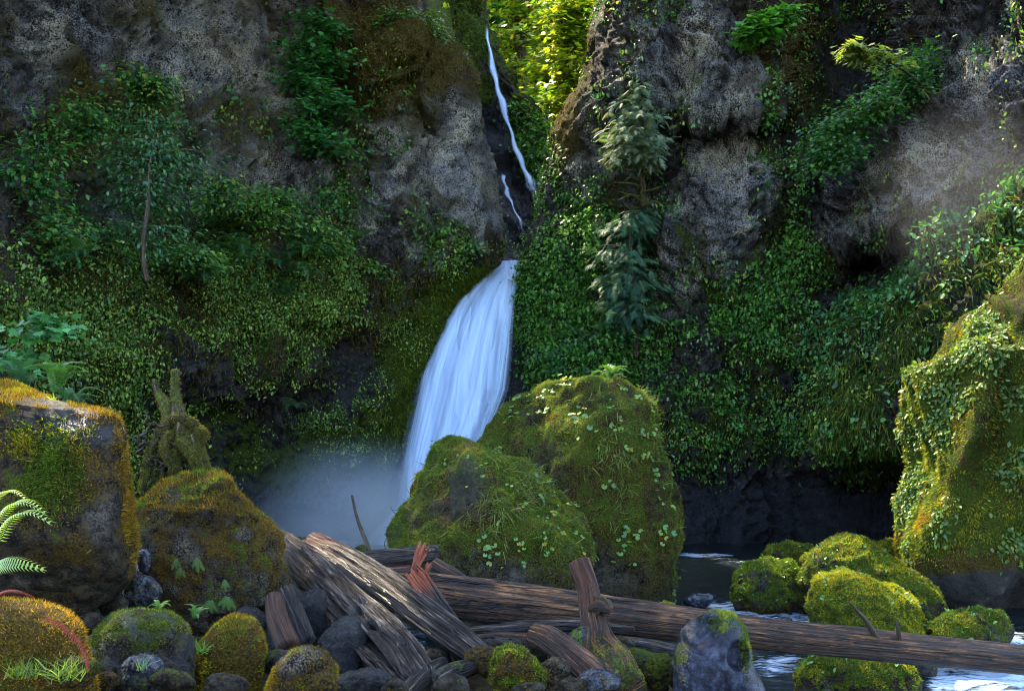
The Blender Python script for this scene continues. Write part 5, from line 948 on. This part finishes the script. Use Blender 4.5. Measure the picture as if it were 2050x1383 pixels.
for x, y, Y, L, lb in ((470, 505, 30.5, 1.0, 'small'), (500, 515, 31, 1.1, 'x'), (560, 530, 32.5, 1.2, 'x'), (590, 545, 33, 1.3, 'x'), (620, 500, 33.3, 1.2, 'x'), (575, 590, 33, 1.1, 'x'), (160, 515, 24.5, .9, 'x'), (410, 555, 29.5, 1.1, 'x'), (650, 520, 34, 1.0, 'x'), (540, 700, 33, .8, 'x'), (590, 815, 33, .7, 'x'), (720, 480, 35.2, .9, 'x')):
    lbs = {470: 'small fern on the left ledge just right of the slender tree', 500: 'fern on the left ledge beneath the dark spreading shrub', 560: 'fern with blue green fronds on the brow of the lower left wall', 590: 'broad fern drooping over the brow of the lower left wall', 620: 'fern under the wide dark shrub of the left ledge', 575: 'lowest hanging fern of the cluster under the left ledge', 160: 'fern with brown skirts at the far left of the ledge', 410: 'fern below the low shrub right of the slender tree', 650: 'fern at the right end of the left ledge', 540: 'lone small fern on the middle of the lower left wall', 590.5: '', 720: 'fern on the wall between the maple and the cleft'}
    fern('tiny fern low on the left wall above the spray' if y == 815 else lbs[x], x, y, Y - .4, 10, L, 'ferns on the left cliff', FMB + FM[:1], az=(90, 270), tilt=(-30, 35))
fern('small fern on top of the wide olive boulder', 318, 1222, 6.2, 7, .12, tilt=(10, 50)); fern('small fern in the gap between the olive and golden boulders', 390, 1240, 6.6, 7, .16, tilt=(10, 60))
frond('upper pale curled fern frond at the left edge, leaning over the big boulder', (-10, 1060, 5.2), (100, 1012, 5.0), FBRT, 20); frond('lower pale curled fern frond at the left edge, lit from behind', (-10, 1098, 5.1), (112, 1028, 4.9), FBRT, 15)
frond('topmost short fern frond curling at the left edge', (-30, 1030, 5.3), (58, 985, 5.2), FBRT, 10); frond('single flat green fern frond at the left edge in front of the pale boulder underside', (-20, 1150, 5.2), (96, 1134, 5.0), FBRT, 60)
frond('red dying fern frond hanging over the orange mossy boulder', (80, 1232, 4.75), (188, 1362, 4.7), FRED, 10, scale=.4)
frond('reddish green fern frond lying on top of the orange mossy boulder', (-10, 1192, 4.9), (80, 1198, 4.85), FRED, 40, scale=.35)
for i, (x, y, s, lb) in enumerate(((352, 1130, 26, 'small hanging fern at the left of the brown pitted boulder'), (394, 1132, 34, 'largest bright fern frond hanging on the brown pitted boulder'), (360, 1148, 26, 'small hanging fern below its neighbour on the brown pitted boulder'), (422, 1218, 36, 'drooping fern low on the brown pitted boulder'), (456, 1210, 36, 'drooping fern at the lower right of the brown pitted boulder'), (450, 1172, 26, 'little fern on the middle of the brown pitted boulder'))):
    rt = put('fern', None, None, P(x, y - s / 2, 7.95)); tag(rt, lb, 'fern', 'little ferns on the brown boulder')
    for k in range(4 if i in (3, 4) else 3):
        o = put('frond', FMAI[0], rt, (0, 0, 0)); L = s * 7.9 / F * random.uniform(.85, 1.1); o.scale = (L, L, L); o.rotation_euler = (math.radians(-75 + random.uniform(-8, 8)), 0, 0); o.rotation_mode = 'XYZ'
        o.rotation_euler = (math.radians(90), math.radians(180 + (k - 1.2) * 24), 0)
def grass_tuft(label, px, py, Y, n, L, cols, rad=.06):
    c = P(px, py, Y); p = c + R.normal(size=(n, 3)) * [rad, rad, rad * .3]; d = R.normal(size=(n, 3)) * [.6, .6, .15] + [0, 0, .75]
    root = put('grass_tuft', None, None, c); tag(root, label, 'grass')
    leaves('blades', p, d, np.cross(d, R.normal(size=d.shape)), R.uniform(.5, 1, n) * L, 'blade', cols, M['leaf_thin'], root, .2)
grass_tuft('bright grass tuft in front of the orange mossy boulder', 130, 1352, 4.8, 90, .15, [(.1, .17, .03), (.15, .2, .05), (.06, .12, .02)], .05)
grass_tuft('grass tuft at the left bottom edge under the orange mossy boulder', 50, 1352, 4.8, 120, .12, [(.09, .15, .03), (.12, .17, .03)], .05)
grass_tuft('small grass tuft between the olive and golden boulders', 400, 1305, 6.2, 60, .12, [(.08, .2, .06), (.1, .24, .06)], .03)
grass_tuft('single pale grass sprig by the blue grey wet stone', 285, 1340, 5.1, 14, .13, [(.08, .16, .1)], .015)
grass_tuft('tiny two leaved seedling on the crest of the big angular boulder', 105, 800, 6.4, 8, .09, [(.3, .42, .04)], .008)

# ------------------------------------------------------------------ unseen trees added overhead: a canopy with chosen gaps, to shade the bank
SPOTS = [(P(120, 815, 6.9), .5), (P(235, 880, 6.9), .35), (P(250, 1000, 6.9), .25), (P(80, 1215, 5.2), .45), (P(150, 1290, 5.0), .3), (P(480, 1270, 6.5), .28), (P(620, 1305, 6.1), .25), (P(440, 950, 8.5), .35), (P(60, 1030, 5.1), .35),
         (P(1690, 1100, 18.6), .7), (P(1730, 1200, 15.2), 1.1), (P(1790, 1260, 15), .7), (P(1700, 1310, 12.2), .6), (P(1540, 1140, 19.5), .55), (P(1960, 800, 20.5), 3.4), (P(1700, 1180, 17), 1.7), (P(1540, 1160, 19.5), 1.0), (P(1740, 105, 28.6), .9), (P(1840, 180, 29), .6),
         (P(630, 1110, 9.6), .5), (P(720, 1200, 8.6), .42), (P(790, 1280, 7.8), .35), (P(800, 1180, 9), .35), (P(1270, 230, 34), 1.8), (P(350, 760, 10.2), .25), (P(1150, 785, 20), .9), (P(1290, 890, 19.5), .7), (P(950, 930, 17), .4), (P(1600, 1260, 9.6), .3), (P(1940, 1330, 12.3), .6), (P(100, 1340, 4.8), .25)]
def canopy():
    n = 26000; g = np.stack([R.uniform(-9, 13.5, n), R.uniform(2.5, 26, n), np.full(n, 2.0)], 1); zc = R.uniform(27, 33, n); c = g + S * ((zc - 2) / S[2])[:, None]
    m = 5000; g2 = np.stack([R.uniform(-2.5, 5, m), R.uniform(38, 50, m), R.uniform(9, 15.5, m)], 1); c = np.concatenate([c, g2 + S * ((R.uniform(36, 41, m) - g2[:, 2]) / S[2])[:, None]])  # extra leaf cluster, added to shade the cleft
    c += R.normal(size=c.shape) * .2
    keep = fbm(c * .45, 3) > -.08
    for T, r in SPOTS:  # leaves cut away so sun falls on the chosen spots
        d = c - T; d -= (d @ S)[:, None] * S; keep &= np.linalg.norm(d, axis=1) > r * (1 + .25 * fbm(c * 1.2, 2))
    return c[keep]
cp = canopy()
bases = [np.array([-26, 30, 30.]), np.array([14, 38.5, 27.]), np.array([-10, 44, 34.]), np.array([26, 30, 25.])]
near = np.argmin(np.stack([np.linalg.norm(cp - (b + [0, -4, 0]), axis=1) for b in bases]), 0)
clb = ['tall tree on the rim of the left cliff, spreading over the bank', 'tall tree on the rim of the right cliff, above the grey block', 'tall tree on the rim beside the head of the cleft', 'tall tree on the rim above the sunlit mossy buttress']
for i, b in enumerate(bases):
    q = cp[near == i]
    if len(q) < 50: continue
    root = put('rim_tree', None, None, b); tag(root, clb[i], 'tree', 'tall trees along the cliff rim'); m = q.mean(0)
    log('trunk', [b, b + [0, -.5, 6], b + (m - b) * .3 + [0, 0, 8], b + (m - b) * .5 + [0, 0, 9]], [.4, .32, .22, .1], None, parent=root, mat='bark', world=True, n=30, seg=14)
    for k in range(14):
        t_ = q[R.integers(len(q))]; log('branch', [b + [0, -.3, 5 + .2 * k], (b + [0, 0, 7] + t_) / 2 + [0, 0, 1.5], t_], [.12, .08, .02], None, parent=root, mat='bark', world=True, n=10, seg=6)
    leaves('crown', q, R.normal(size=q.shape), np.tile([0, 0, 1.], (len(q), 1)), R.uniform(.35, .75, len(q)), 'maple', [(.06, .14, .02), (.09, .18, .03)], M['leaf_thin'], root, .5)


# ------------------------------------------------------------------ haze volume standing in for light shafts before the grey overhang
def shaft_mist():
    bm = bmesh.new(); bmesh.ops.create_icosphere(bm, subdivisions=4, radius=1); me = bpy.data.meshes.new('mist'); bm.to_mesh(me); bm.free()
    o = put('mist', me, None, P(1960, 400, 25)); o.scale = (3.6, 2.0, 3.6); o.rotation_euler = (0, math.radians(35), 0); tag(o, 'faint pale mist drifting in front of the grey overhang at the right', 'mist', kind='stuff')
    m = bpy.data.materials.new('thin_spray'); t, b = nodes(m); t.nodes.remove(b)
    tc = N(t, 'ShaderNodeTexCoord').outputs['Object']; ln = N(t, 'ShaderNodeVectorMath', operation='LENGTH'); lk(t, tc, ln.inputs[0]); l2 = math_(t, 'MULTIPLY', ln.outputs[1], ln.outputs[1])
    d = math_(t, 'MULTIPLY', math_(t, 'POWER', math_(t, 'SUBTRACT', 1.0, l2, True), 2.0), math_(t, 'ADD', .3, noise(t, tc, 1.4, 2)))
    vs = N(t, 'ShaderNodeVolumeScatter'); vs.inputs['Color'].default_value = (.95, .93, .95, 1); lk(t, math_(t, 'MULTIPLY', d, .035), vs.inputs['Density']); lk(t, vs.outputs[0], t.nodes['Material Output'].inputs['Volume']); me.materials.append(m)
shaft_mist()
